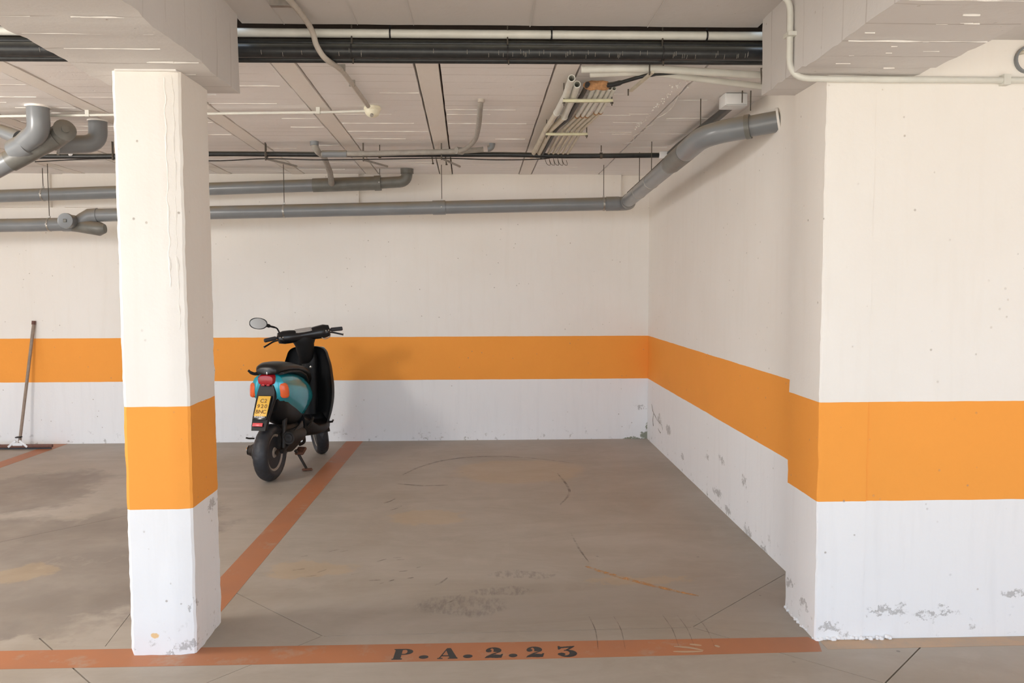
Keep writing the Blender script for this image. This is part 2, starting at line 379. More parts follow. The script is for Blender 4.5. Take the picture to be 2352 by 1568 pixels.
struct(MB().box((-60, -60, -0.4), (60, 60, -0.205)).build('ground', M['ground'], smooth=False))

def flat_quad(name, pts, mat, z=0.0008, th=0.0006, parent=fl, **kw):
    n = len(pts); mb = MB(); vs = [(x, y, z) for x, y in pts] + [(x, y, z - th) for x, y in pts]
    fs = [tuple(range(n)), tuple(range(2 * n - 1, n - 1, -1))] + [(i, i + n, (i + 1) % n + n, (i + 1) % n) for i in range(n)]
    return mb.add(vs, fs).build(name, mat, parent, smooth=False, **kw)
flat_quad('painted_line', [(-8, 3.408), (0, 3.415), (1.47, 3.440), (1.50, 3.558), (1.478, 3.558), (1.47, 3.59), (-8, 3.59)], M['line'], label='rubbed orange line across the mouth of the parking bay')
flat_quad('painted_line', [(-1.47, 3.592), (-1.31, 3.592), (-1.262, 8.455), (-1.435, 8.455)], M['line'], label='rubbed orange line dividing two parking bays')
flat_quad('painted_line', [(-4.60, 3.592), (-4.44, 3.592), (-4.27, 8.455), (-4.43, 8.455)], M['line'], label='rubbed orange line running under the squeegee')
flat_quad('painted_line', [(1.505, 3.46), (5.9, 3.49), (5.9, 3.555), (1.505, 3.555)], M['line_pale'], label='almost worn away orange line along the right wall')

def arc(cx, cy, rx, ry, a0, a1, n=14): return [(cx + rx * math.cos(math.radians(a0 + (a1 - a0) * i / n)), cy + ry * math.sin(math.radians(a0 + (a1 - a0) * i / n))) for i in range(n + 1)]
def stroke(outer, inner): return outer + inner[::-1]
GL = {}
GL['P'] = [[(0, 0), (.50, 0), (.50, .10), (.42, .12), (.42, .88), (.50, .90), (.50, 1), (0, 1), (0, .92), (.07, .90), (.07, .10), (0, .08)],
           stroke(arc(.52, .72, .43, .28, 90, -90), arc(.54, .72, .13, .19, 90, -90)), [(.3, .91), (.55, .91), (.55, 1), (.3, 1)], [(.3, .44), (.55, .44), (.55, .53), (.3, .53)]]
GL['A'] = [[(.40, 1), (.60, 1), (1.0, .10), (1.05, .08), (1.05, 0), (.52, 0), (.52, .08), (.60, .10), (.34, .86)],
           [(.36, .94), (.42, .90), (.12, .10), (.24, .08), (.24, 0), (-.05, 0), (-.05, .08), (.04, .10)], [(.17, .24), (.62, .24), (.60, .33), (.21, .33)]]
GL['2'] = [stroke(arc(.46, .70, .42, .30, 200, -40), arc(.36, .70, .10, .20, 200, -40)),
           arc(.20, .66, .16, .13, 0, 330, 12),
           [(.84, .58), (.42, .42), (.08, .16), (.0, .0), (.30, .03), (.62, 0), (.88, .02), (.98, .36), (.90, .36), (.82, .28), (.56, .33), (.44, .30)]]
GL['3'] = [[(.05, .68), (.05, 1), (.14, 1), (.18, .93), (.88, 1), (.90, .96), (.56, .62), (.40, .62), (.62, .84), (.22, .80), (.13, .68)],
           stroke(arc(.50, .30, .46, .34, 110, -150), arc(.40, .34, .20, .22, 110, -150)), arc(.20, .24, .19, .14, 0, 330, 12)]
GL['.'] = [arc(.5, .5, .5, .5, 0, 340, 14)]
def glyph(ch, x0, x1, y0, y1):
    """flat painted figure: the union of its outlines cut into thin level strips"""
    mb = MB(); sh = 0.04; N = 64; lo = min(v for q in GL[ch] for _, v in q); hi = max(v for q in GL[ch] for _, v in q)
    def spans(v):
        iv = []
        for q in GL[ch]:
            xs = []
            for a_ in range(len(q)):
                (u1, v1), (u2, v2) = q[a_], q[(a_ + 1) % len(q)]
                if (v1 <= v) != (v2 <= v): xs.append(u1 + (v - v1) * (u2 - u1) / (v2 - v1))
            xs.sort(); iv += [(xs[t], xs[t + 1]) for t in range(0, len(xs) - 1, 2)]
        iv.sort(); out = []
        for a_, b_ in iv:
            if out and a_ <= out[-1][1]: out[-1][1] = max(out[-1][1], b_)
            else: out.append([a_, b_])
        return out
    W_ = x1 - x0
    for k_ in range(N):
        va = lo + (hi - lo) * k_ / N; vb = lo + (hi - lo) * (k_ + 1) / N
        for (a_, b_) in spans((va + vb) / 2):
            q = [(x0 + W_ * (u + (v - .5) * sh), y0 + (y1 - y0) * v, 0.0014) for u, v in ((a_, va), (b_, va), (b_, vb), (a_, vb))]
            mb.add(q, [(0, 1, 2, 3)])
    o = mb.build('letter', M['letter'], fl, smooth=False)
    o['label'] = 'black stencilled %s' % {'.': 'full stop', '2': 'figure two', '3': 'figure three'}.get(ch, 'letter ' + ch)
for ch, a_, b_ in [('P', 903, 950), ('.', 963, 985), ('A', 1008, 1050), ('.', 1063, 1085), ('2', 1113, 1156), ('.', 1167, 1187), ('2', 1207, 1250), ('3', 1279, 1326)]:
    k1, k2 = (0.801 / 420.0), -0.405      # 903 px -> -0.405 m along the line
    X0 = k2 + (a_ - 903) * k1; X1 = k2 + (b_ - 903) * k1
    if ch == '.': glyph(ch, X0, X1, 3.438, 3.472)
    else: glyph(ch, X0, X1, 3.434, 3.538)

def ribbon(pts, wd, mat, name='scuff_mark', z=0.0012):
    P = smooth_path([(x, y, z) for x, y in pts], 6); L, R = [], []
    for i, p in enumerate(P):
        t = (P[min(i + 1, len(P) - 1)] - P[max(i - 1, 0)]).normalized(); n_ = Vector((-t.y, t.x, 0)) * wd / 2 * (0.35 + 0.65 * math.sin(PI * min(1, max(0.0, (i + .6) / len(P)))))
        L.append(p + n_); R.append(p - n_)
    MB().add(L + R, [(i, i + 1, i + 1 + len(P), i + len(P)) for i in range(len(P) - 1)]).build(name, mat, fl, smooth=False)
ribbon([(-.70, 6.91), (-.58, 7.2), (-.35, 7.5), (0, 7.63), (.4, 7.55), (.8, 7.3)], .03, M['scuff'])
ribbon([(.555, 5.2), (.57, 4.9), (.60, 4.64)], .012, M['scuff'])
ribbon([(-.73, 6.6), (-.5, 6.52), (-.3, 6.53)], .03, M['scuff'])
ribbon([(.572, 4.575), (.67, 4.46), (.90, 4.25), (1.1, 4.1)], .035, M['scuff_o'], z=.0013)
ribbon([(.62, 6.9), (.66, 6.3), (.55, 5.9)], .02, M['scuff'])
random.seed(5)
for i in range(16):
    x = random.uniform(-1.1, -.35); y = 4.72 - (x + 1.1) * .3 + random.uniform(-.25, .25); a_ = random.uniform(.1, .9); l_ = random.uniform(.03, .07)
    ribbon([(x, y), (x + l_ * math.cos(a_) * .5, y + l_ * math.sin(a_) * .5), (x + l_ * math.cos(a_), y + l_ * math.sin(a_))], .012, M['scuff'])
for (x, y) in [(-.28, 4.30), (-.75, 6.0), (-.68, 5.8), (-.2, 4.05)]:
    ribbon([(x, y), (x + .04, y + .05), (x + .07, y + .12)], .014, M['scuff'])
for x in (.86, .93, 1.02, .50, .62):
    ribbon([(x, 3.86), (x + .01, 3.7), (x - .005, 3.5)], .0045, M['scuff'])
for q in ([(.835, 3.515), (.90, 3.50), (.955, 3.47)], [(.82, 3.465), (.88, 3.46), (.95, 3.462)], [(.91, 3.535), (.96, 3.52)], [(1.02, 3.52), (1.035, 3.50)]):
    ribbon(q, .018, M['line_pale'], name='rubbed_mark', z=.0015)
ribbon([(-3.2, 8.0), (-3.05, 8.2), (-2.9, 8.3)], .06, M['scuff'])

# ------------------------------------------------------------------ setting: walls
struct(grid_box((-9, 8.46, -0.1), (1.9, 8.75, 3.0), (.35, .3, .3), .004, 1.3).build('wall_back', M['wall_back']))
# right wall: not quite square to the back wall
wr = grid_box((0, 0, 0), (.3, 4.62, 3.1), (.3, .3, .3), .004, 4.1)
for v in wr.v: y = 3.9 + v.y; v.x += 1.680 + (y - 4.4) * 0.0055; v.y = y; v.z -= .1
struct(wr.build('wall_right', M['wall_right']))
struct(grid_box((1.70, 3.562, -0.1), (6.0, 3.92, 2.95), (.25, .35, .25), .003, 7.7).build('wall_front', M['wall_front']))
struct(MB().box((4.6, -1.0, -.1), (4.9, 3.57, 2.95)).build('wall_side', M['wall_front'], smooth=False))

struct(MB().box((-9.3, 4.2, -.1), (-9, 8.75, 2.95)).build('wall_left', M['wall_front'], smooth=False))
struct(MB().box((-9.3, -1.0, -.1), (-9, 2.0, 2.95)).build('wall_left', M['wall_front'], smooth=False))

mb = MB()
for q_, r_ in (([[1.6985, 8.229, 0.397], [1.6985, 8.162, 0.335], [1.6985, 8.055, 0.304], [1.6985, 7.951, 0.277], [1.6985, 7.83, 0.275], [1.6985, 7.732, 0.258], [1.6985, 7.692, 0.215]], .0035), ([[1.6985, 8.14, 0.312], [1.6985, 8.158, 0.243], [1.6985, 8.134, 0.189]], .004), ([[1.6985, 7.907, 0.202], [1.6985, 7.846, 0.187], [1.6985, 7.787, 0.181]], .005)):
    mb.tube(smooth_path(q_, 3), [r_ * (.4 + abs(noise.noise(Vector((i * .9, 3, 1)))) * 1.6) for i in range((len(q_) - 1) * 3 + 1)], 5)
mb.build('plaster_crack', M['crack'], bpy.data.objects['wall_right'])

def column(name, sec, z0, z1, mat, seed, rag):
    """sec: list of (x, y, sub) corners; edges subdivided; z rings every 3 cm with ragged noise"""
    pts = []
    n = len(sec)
    for i in range(n):
        x0, y0, s_ = sec[i]; x1, y1, _ = sec[(i + 1) % n]
        for j in range(s_): pts.append((x0 + (x1 - x0) * j / s_, y0 + (y1 - y0) * j / s_, j == 0))
    rings = []; nz = int((z1 - z0) / .03)
    for k in range(nz + 1):
        z = z0 + (z1 - z0) * k / nz; ring = []
        for (x, y, corner) in pts:
            p = Vector((x, y, z)); q = noise.noise_vector(p * 7 + Vector((seed, 0, 0))) * .0022
            if corner: q += noise.noise_vector(Vector((x * 20, y * 20, z * 26 + seed))) * rag
            if z < .05: q += Vector((noise.noise(p * 30) * .008, noise.noise(p * 28 + Vector((5, 5, 5))) * .006, 0))
            q.z = 0; ring.append(p + q)
        rings.append(ring)
    return MB().loft(rings).build(name, mat, ang=25)
pl = column('pillar', [(-1.528, 3.52, 6), (-1.326, 3.52, 2), (-1.275, 3.532, 1), (-1.266, 3.541, 8), (-1.266, 3.868, 6), (-1.543, 3.868, 8), (-1.543, 3.532, 1)], 0, 2.515, M['pillar_l'], 2.0, .0035); struct(pl)
# broken arris with mortar along the upper front corner of the left pillar
mb = MB(); random.seed(11)
for (xa, z0, z1, amp) in ((-1.325, 1.60, 2.50, .008), (-1.295, 1.42, 2.49, .007)):
    pts = []; z = z0
    while z < z1:
        pts.append((xa + noise.noise(Vector((xa * 9, 1, z * 17))) * amp, 3.521 + (xa + 1.325) * .24, z)); z += .012
    mb.tube(pts, [abs(noise.noise(Vector((xa * 5, 4, p[2] * 30)))) * .006 + .0012 for p in pts], 6)
mb.build('mortar_ridge', M['pillar_l'], pl, label='ragged mortar fin along the pillar corner')
MB().box((-1.52, 3.50, 2.492), (-1.27, 3.53, 2.502)).build('mortar_bead', M['ridge'], pl, smooth=False)
pr = column('pillar', [(1.490, 3.555, 3), (1.52, 3.555, 8), (1.702, 3.556, 4), (1.702, 3.92, 5), (1.484, 3.92, 8), (1.484, 3.562, 1)], 0, 2.515, M['pillar_r'], 9.0, .003); struct(pr)
random.seed(3)
mb = MB()
for i in range(26):
    x = 1.49 + random.random() * .35; r = random.uniform(.004, .012)
    mb.lathe([(-r, .001), (-r * .3, r), (r * .6, r * .8), (r, .001)], (x, 3.553, random.uniform(0, .012)), 'z', 6)
for i in range(16):
    y = 3.56 + random.random() * .36; r = random.uniform(.004, .011)
    mb.lathe([(-r, .001), (-r * .3, r), (r * .6, r * .8), (r, .001)], (1.482, y, random.uniform(0, .012)), 'z', 6)
mb.build('mortar_crumb', M['pillar_r'], pr, kind='stuff')

# ------------------------------------------------------------------ setting: near beams and slabs
def ridges(lst, parent, mat=None, name='paint_ridge', r=.0035):
    """lst: (x0, x1, y, z) thin ragged ridges left by the shuttering boards"""
    mb = MB()
    for (x0, x1, y, z) in lst:
        n = max(3, int((x1 - x0) / .03)); pts = []; rr = []
        for i in range(n + 1):
            x = x0 + (x1 - x0) * i / n; pts.append((x, y + noise.noise(Vector((x * 9, y * 5, 0))) * .004, z))
            rr.append(r * (.15 + max(0, noise.noise(Vector((x * 14, y * 9, 3))) + .45)))
        mb.tube(pts, rr, 5)
    return mb.build(name, mat or M['ridge'], parent, kind='stuff')
bl = grid_box((-1.665, -3.0, 2.50), (-1.135, 3.93, 3.0), (.10, .045, .1), .003, 3.0, (1, .19), .012, edge=.007).build('beam', M['beam'], ang=30); struct(bl)
random.seed(21); rl = []
for i in range(26):
    y = 2.47 + (i // 3) * .19 * .97 + random.choice((0, 0, 0.004)); x0 = random.uniform(-1.64, -1.25)
    rl.append((x0, min(-1.14, x0 + random.uniform(.05, .28)), y, 2.497))
ridges(rl, bl, r=.003)
br = grid_box((1.325, -3.0, 2.50), (1.87, 3.93, 3.0), (.10, .045, .1), .003, 5.0, (1, .34), .010, edge=.006).build('beam', M['beam'], ang=30); struct(br)
rl = [(1.34, 1.86, 3.03, 2.494), (1.34, 1.86, 2.60, 2.494)]
for i in range(12):
    x0 = random.uniform(1.36, 1.75); rl.append((x0, x0 + random.uniform(.02, .07), random.uniform(2.7, 3.5), 2.497))
ridges(rl, br, r=.004)
sn = struct(grid_box((-1.15, -3.0, 2.855), (1.34, 4.05, 3.05), (.12, .12, .2), .002, 6.0).build('ceiling', M['slab']))
ridges([], sn) if False else None
mb = MB()
for (x0, y0, x1, y1) in ((-.588, 3.3, -.601, 4.05), (-.337, 3.3, -.332, 4.05), (.23, 3.3, .228, 4.05), (.80, 3.3, .80, 4.05), (-.95, 3.3, -.95, 4.05)):
    pts = [(x0 + (x1 - x0) * t / 12, y0 + (y1 - y0) * t / 12, 2.852) for t in range(13)]
    mb.tube(pts, [.001 + .003 * max(0, noise.noise(Vector((p[0] * 9, p[1] * 12, 0))) + .3) for p in pts], 5)
mb.build('paint_ridge', M['slab'], sn, kind='stuff')
struct(MB().box((-9, -3.0, 2.855), (-1.66, 4.05, 3.05)).build('ceiling', M['slab'], smooth=False))
struct(MB().box((1.86, -3.0, 2.66), (6, 3.6, 3.05)).build('ceiling', M['slab'], smooth=False))

# ------------------------------------------------------------------ setting: far ceiling of joists and filler panels
ZC = 2.73
fc = MB().box((-9, 4.14, 2.79), (1.9, 8.75, 3.05)).build('ceiling', M['void'], smooth=False); struct(fc)
struct(MB().box((-9, 4.06, 2.88), (1.9, 4.14, 3.05)).build('trim_1', M['void'], smooth=False))
def jx(k, y):                                            # centre line of joist k
    dr = {0: -.022, -1: -.026, 1: -.004, 2: 0.002}.get(k, -.030)
    return -.287 + .725 * k + dr * (y - 4.2)
YA, YB = 4.16, 8.46; HW = .058; GAP = .012
def strip(x0a, x0b, x1a, x1b, z0, z1, seed, boards):
    ny = 86 if boards else 14; nx = 3; ring = []
    vs = []; fs = []
    for j in range(ny + 1):
        y = YA + (YB - YA) * j / ny; t = j / ny
        a_ = x0a + (x0b - x0a) * t; b_ = x1a + (x1b - x1a) * t
        wob = noise.noise(Vector((seed, y * 5, 0))) * .003
        zz = z0
        if boards:
            idx = int((y + seed * .13) / .15); random.seed(idx * 17 + int(seed * 10)); zz = z0 + random.uniform(-.002, .003)
        for i in range(nx + 1):
            x = a_ + (b_ - a_) * i / nx + (wob if i in (0, nx) else 0)
            vs.append((x, y, zz + noise.noise(Vector((x * 3, y * 3, seed))) * .003))
    n1 = nx + 1
    for j in range(ny):
        for i in range(nx): q = j * n1 + i; fs.append((q, q + 1, q + 1 + n1, q + n1))
    o = len(vs)
    for j in range(ny + 1):                               # raised sides
        vs.append((vs[j * n1][0], vs[j * n1][1], z1)); vs.append((vs[j * n1 + nx][0], vs[j * n1 + nx][1], z1))
    for j in range(ny):
        fs.append((j * n1, (j + 1) * n1, o + 2 * (j + 1), o + 2 * j)); fs.append((j * n1 + nx, o + 2 * j + 1, o + 2 * j + 3, (j + 1) * n1 + nx))
    fs.append(tuple([i for i in range(nx + 1)] + [o + 1, o])); fs.append(tuple([ny * n1 + i for i in range(nx, -1, -1)] + [o + 2 * ny, o + 2 * ny + 1]))
    fs.append((o, o + 1, o + 2 * ny + 1, o + 2 * ny))
    return MB().add(vs, fs)
for k in range(-11, 3):
    a0, a1 = jx(k, YA), jx(k, YB)
    if k < 2: strip(a0 - HW, a1 - HW, a0 + HW, a1 + HW, ZC, 2.79, k + .5, False).build('joist', M['joist'], fc)
    b0, b1 = jx(k + 1, YA), jx(k + 1, YB)
    if k == 1: b0, b1 = jx(2, YA) + .0, jx(2, YB) + .0; e = -.008
    else: e = -HW - GAP
    if k == 2: strip(a0 + .004, a1 + .004, 1.79, 1.79, ZC + .001, 2.79, 44.0, True).build('filler_panel', M['panel'], fc); continue
    strip(a0 + HW + GAP, a1 + HW + GAP, b0 + e, b1 + e, ZC + .002, 2.79, k + 20.0, True).build('filler_panel', M['panel'], fc)
rl = []; random.seed(4)
for k in range(-6, 2):
    for i in range(10):
        y = 4.6 + random.randint(0, 24) * .15; x0 = jx(k, y) + .075 + random.choice((0, 0, .2, .35)); x1 = min(jx(k + 1, y) - .075, x0 + random.uniform(.2, .6))
        if x1 > x0 + .05: rl.append((x0, x1, y, ZC - .001))
ridges(rl, fc, r=.0028)
# spilled mortar along the last joint
mb = MB(); random.seed(8)
for i in range(110):
    if i < 60: y = random.uniform(4.35, 4.75); x = 1.14 + random.gauss(0, .035) - (y - 4.35) * .1
    else: y = random.uniform(4.75, 6.0); x = 1.10 + random.gauss(0, .008)
    r = random.uniform(.002, .0055)
    mb.lathe([(-r, .001), (-r * .4, r), (r * .6, r * .9), (r, .001)], (x, y, ZC), 'z', 6)
zg = [(1.12, 4.8), (1.16, 4.92), (1.20, 5.24), (1.198, 5.46), (1.17, 5.62), (1.19, 5.80), (1.15, 5.95), (1.176, 6.04), (1.14, 6.25), (1.178, 6.49), (1.12, 6.6), (1.151, 6.69)]
pts = smooth_path([(x, y, ZC) for x, y in zg], 8)
mb.tube(pts, [.0008 + .0035 * max(0, noise.noise(Vector((p.x * 20, p.y * 14, 2))) + .35) for p in pts], 5)
mb.build('mortar_drip', M['ridge'], fc, kind='stuff')
ridges([(1.183, 1.37, 5.055, ZC), (1.238, 1.549, 5.60, ZC), (1.199, 1.557, 6.16, ZC), (.96, 1.09, 5.465, ZC), (.90, 1.105, 5.75, ZC), (.958, 1.105, 6.18, ZC), (1.2, 1.5, 6.75, ZC)], fc, r=.0035)
# shallow edge beam along the top of the back wall, in three lengths
for n_, (x0, x1) in enumerate(((-7.9, -4.33), (-4.20, -1.262), (-1.205, 1.405))):
    struct(grid_box((x0, 8.415, 2.40), (x1, 8.47, 2.735), (.2, .06, .1), .003, n_ + 2.0).build('trim_%d' % (n_ + 2), M['wall_back']))

# ------------------------------------------------------------------ pipes
def rod(p, z1, parent, r=.0035, mat='rod'):
    x, y, z = p; MB().tube([(x, y, z), (x, y, z1)], r, 6).build('hanger_rod', M[mat], parent)
def clamp(c, axis, r, parent, wd=.016, mat='steel'):
    a = Vector(c); d = Vector(axis).normalized()
    mb = MB().tube([a - d * wd / 2, a + d * wd / 2], r + .003, 20)
    mb.cbox(a + Vector((0, 0, r + .008)), (.014, .014, .018)); mb.tube([a + Vector((0, -r - .002, 0)), a + Vector((0, -r - .014, 0))], .006, 8)
    return mb.build('pipe_clamp', M[mat], parent)
def run(pts, r, n=20, k=.0): return MB().tube(pts, r, n)
def lerp(a, b, t): return Vector(a).lerp(Vector(b), t)

# lower grey drain
D0 = Vector((-3.60, 7.75, 2.262)); D1 = Vector((1.335, 7.75, 2.374)); RL = .061
dr = thing('drain_pipe', 'lower of two grey drain pipes on the back wall, turning forward at the corner', 'pipe', (-1.2, 7.75, 2.31))
MB().tube([lerp(D0, D1, .0), D1], RL, 24).build('pipe', M['pvc'], dr)
for t in (.12, .645, .975): MB().tube([lerp(D0, D1, t - .012), lerp(D0, D1, t + .012)], RL + .006, 24).build('coupling', M['pvc'], dr)
E0 = Vector((1.335, 7.75, 2.376)); E1 = Vector((1.315, 5.35, 2.47)); 
MB().tube([lerp(D0, D1, .985)] + elbow_path(lerp(D0, D1, .9), (1.36, 7.78, 2.376), E1, .07) + [lerp(E0, E1, .08)], RL + .004, 24).build('elbow', M['pvc_d'], dr)
MB().tube([lerp(E0, E1, .04), E1], RL, 24).build('pipe', M['pvc'], dr)
MB().tube([lerp(E0, E1, .80), lerp(E0, E1, .83), lerp(E0, E1, .84), E1], [RL, RL + .007, RL + .007, RL + .007], 24).build('coupling', M['pvc_d'], dr)
F1 = Vector((1.74, 4.70, 2.545))
Kc = Vector((1.325, 4.93, 2.50))
MB().tube([E1] + elbow_path(E1, Kc, F1, .16) + [lerp(Kc, F1, .55)], RL + .006, 24).build('elbow', M['pvc'], dr)
MB().tube([lerp(Kc, F1, .5), F1], RL, 24).build('pipe', M['pvc'], dr)
MB().tube([lerp(Kc, F1, .50), lerp(Kc, F1, .56)], RL + .010, 24).build('coupling', M['pvc_d'], dr)
for px, t in ((-1.853, .354), (-.392, .65), (1.129, .958)):
    c = lerp(D0, D1, t); clamp(c, D1 - D0, RL, dr); rod((c.x, c.y, c.z + RL), ZC + .02, dr)
for t, b in ((.52, 0), (.30, 0)):
    c = lerp(E0, E1, t); clamp(c, E1 - E0, RL, dr); rod((c.x, c.y, c.z + RL), ZC + .02, dr)
rod((1.32, 5.02, 2.56), ZC + .02, dr); 
MB().tube([(1.290, 7.4, 2.437), (1.283, 6.4, 2.475), (1.272, 5.45, 2.515)], .0025, 6).build('wire', M['cable'], dr)
mb = MB(); mb.tube([(1.688, 4.725, 2.537), (1.70, 4.72, 2.539)], .078, 14)
mb.build('mortar_collar', M['ridge'], dr)
# the left end: offset branch and the lowest run
G1 = Vector((-3.80, 7.75, 2.180)); G0 = Vector((-7.9, 7.75, 2.11))
MB().tube([G0, G1], RL, 24).build('pipe', M['pvc'], dr)
MB().tube([D0 + Vector((.04, 0, 0)), D0 + Vector((-.03, 0, -.004)), D0 + Vector((-.09, 0, -.04)), D0 + Vector((-.16, 0, -.085)), G1 + Vector((.0, 0, 0)), G1 + Vector((-.08, 0, 0))], RL + .006, 24).build('elbow', M['pvc'], dr)
MB().tube([G1 + Vector((-.06, 0, .002)), G1 + Vector((.06, 0, -.008)), (-3.62, 7.73, 2.148), (-3.53, 7.72, 2.135), (-3.485, 7.72, 2.138)], [RL, RL + .004, RL, RL + .003, RL - .02], 24).build('branch', M['pvc_d'], dr)
cp = MB().lathe([(-.17, .055), (-.172, .068), (-.145, .070), (-.14, .062), (-.02, .062), (0, .05)], (-3.775, 7.75, 2.20), 'y', 24).build('cleanout_cap', M['pvc'], dr, label='round screwed cleanout cap facing out')
MB().cbox((-3.775, 7.575, 2.20), (.03, .012, .03), bev=.004).build('cap_nut', M['pvc_d'], cp)
for x, r_ in ((-4.0, None), (-5.3, None)):
    t = (x - G0.x) / (G1.x - G0.x); c = lerp(G0, G1, t); clamp(c, (1, 0, 0), RL, dr); rod((c.x, c.y, c.z + RL), ZC + .02, dr)

# upper grey drain
U0 = Vector((-7.9, 8.03, 2.35)); U1 = Vector((-1.02, 8.03, 2.594)); RU = .060
du = thing('drain_pipe', 'upper of two grey drain pipes on the back wall, ending in an upturned elbow', 'pipe', (-3, 8.03, 2.5))
MB().tube([U0, U1], RU, 24).build('pipe', M['pvc'], du)
MB().tube([U1 - Vector((.62, 0, .022)), U1 - Vector((.02, 0, .001))], RU + .006, 24).build('coupling', M['pvc_d'], du)
MB().tube([U1 - Vector((.03, 0, .001)), U1 + Vector((.03, 0, .001))], RU + .013, 24).build('coupling', M['pvc_d'], du)
MB().tube([U1, (-.86, 8.03, 2.603)] + elbow_path((-.86, 8.03, 2.603), (-.742, 8.03, 2.61), (-.738, 8.03, 2.73), .075) + [(-.738, 8.03, 2.735)], RU - .006, 22).build('elbow', M['pvc_d'], du)
MB().tube([(-.738, 8.03, 2.685), (-.738, 8.03, 2.732)], RU + .003, 22).build('elbow_socket', M['pvc_d'], du)
MB().tube([(-1.32, 6.54, 2.735), (-1.318, 6.55, 2.69), (-1.30, 6.58, 2.655), (-1.285, 6.72, 2.648), (-1.36, 7.4, 2.61), (-1.452, 7.96, 2.585)], [.030, .030, .024, .024, .024, .030], 16).build('branch', M['flex'], du, label='thin grey branch pipe dropping from the ceiling into the drain')
MB().tube([(-1.32, 6.54, 2.70), (-1.32, 6.54, 2.733)], .034, 16).build('branch_collar', M['pvc'], du)
for x in (-4.192, -1.0):
    t = (x - U0.x) / (U1.x - U0.x); c = lerp(U0, U1, t); clamp(c, (1, 0, 0), RU, du); rod((c.x, c.y, c.z + RU), ZC + .02, du)

# thin grey waste pipe
tg = thing('waste_pipe', 'thin grey waste pipe under the ceiling, ending in a small upturned elbow', 'pipe', (-.6, 6.6, 2.65))
MB().tube([(-1.28, 6.6, 2.645), (-.897, 6.6, 2.648), (-.174, 6.6, 2.668), (.0, 6.6, 2.683)], .0215, 16).build('pipe', M['flex'], tg)
MB().tube([(-1.27, 6.6, 2.645), (-1.08, 6.6, 2.646)], .027, 16).build('coupling', M['pvc'], tg)
MB().tube(elbow_path((-.1, 6.6, 2.682), (.068, 6.6, 2.69), (.07, 6.6, 2.735), .035) + [(.07, 6.6, 2.735)], .024, 16).build('elbow', M['pvc'], tg)
fh = thing('flexible_hose', 'short curved grey flexible hose hanging from the middle of the ceiling to the waste pipe', 'hose', (-.013, 5.06, 2.73))
MB().tube(smooth_path([(-.013, 5.06, 2.735), (-.02, 5.15, 2.69), (-.03, 5.5, 2.665), (-.06, 6.0, 2.655), (-.13, 6.4, 2.66), (-.19, 6.57, 2.665)], 6), .017, 12).build('hose', M['flex'], fh)
MB().tube([(-.013, 5.06, 2.712), (-.013, 5.06, 2.733)], .021, 14).build('end_collar', M['flexlight'], fh)
MB().tube([(-.215, 6.56, 2.668), (-.165, 6.60, 2.668)], .028, 14).build('end_collar', M['flex'], fh)

# black pipe across the ceiling
bp = thing('black_pipe', 'slim black pipe running across the ceiling above the drains', 'pipe', (-1, 6.68, 2.655))
MB().tube(smooth_path([(-7.9, 6.68, 2.63), (-3.8, 6.68, 2.632), (-2.9, 6.68, 2.636), (-2.175, 6.68, 2.655), (-1, 6.68, 2.652), (.14, 6.68, 2.656), (.66, 6.68, 2.646), (1.425, 6.68, 2.654)], 4), .020, 14).build('pipe', M['black'], bp)
for x in (-3.35, -1.73, -.83, .95): 
    MB().tube([(x, 6.68, 2.68), (x, 6.68, 2.735)], .004, 6).build('hanger_rod', M['rod'], bp)
    MB().tube([(x - .01, 6.68, 2.65), (x + .01, 6.68, 2.65)], .025, 14).build('pipe_clamp', M['rod'], bp)
MB().tube([(-3.26, 6.66, 2.645), (-3.24, 6.64, 2.645)], .012, 10).build('white_plug', M['white'], bp)
ex = MB().cbox((1.462, 6.68, 2.654), (.085, .06, .06), bev=.012).build('elbow', M['white'], bp, label='white elbow fitting')
tb = thing('black_conduit', 'thick black conduit running from the white elbow forward to the junction box', 'conduit', (1.53, 5.8, 2.68))
MB().tube([(1.505, 6.66, 2.66), (1.515, 6.4, 2.68), (1.515, 5.3, 2.69), (1.500, 4.99, 2.69)], .027, 14).build('pipe', M['black'], tb)
jb = thing('junction_box', 'white square junction box hung under the ceiling beside the right beam', 'box', (1.48, 4.9, 2.73))
MB().cbox((1.484, 4.905, 2.690), (.135, .125, .072), bev=.004).build('body', M['white'], jb)
MB().cbox((1.484, 4.838, 2.690), (.125, .008, .064), bev=.003).build('lid', M['white'], jb)
for x in (1.505, 1.555):
    rod((x, 4.80, 2.66), ZC, jb)
MB().tube([(1.555, 4.80, 2.615), (1.555, 4.80, 2.74), (1.44, 4.80, 2.742)], .003, 6).build('bracket_wire', M['rod'], jb)

# thin cable sagging below
cb = thing('cable', 'thin dark cable strung in shallow loops below the slim black pipe', 'cable', (-1, 6.6, 2.605))
cl = [(-3.5, 6.6, 2.578), (-2.9, 6.6, 2.605), (-2.157, 6.6, 2.588), (-1.716, 6.6, 2.606), (-1.3, 6.6, 2.598), (-.8, 6.6, 2.605), (-.333, 6.6, 2.613), (.1, 6.6, 2.602), (.44, 6.6, 2.608), (.6, 6.6, 2.63)]
MB().tube(smooth_path(cl, 6), .0045, 6).build('wire', M['cable'], cb)
for x, z in ((-2.9, 2.605), (-1.716, 2.606), (-.95, 2.60), (-.333, 2.613)):
    MB().box((x - .004, 6.59, z - .012), (x + .004, 6.61, 2.735)).build('wire_hook', M['rod'], cb, smooth=False)
    MB().tube([(x, 6.6, z), (x + .13, 7.1, 2.62)], .009, 8).build('bracket_arm', M['flex'], cb)

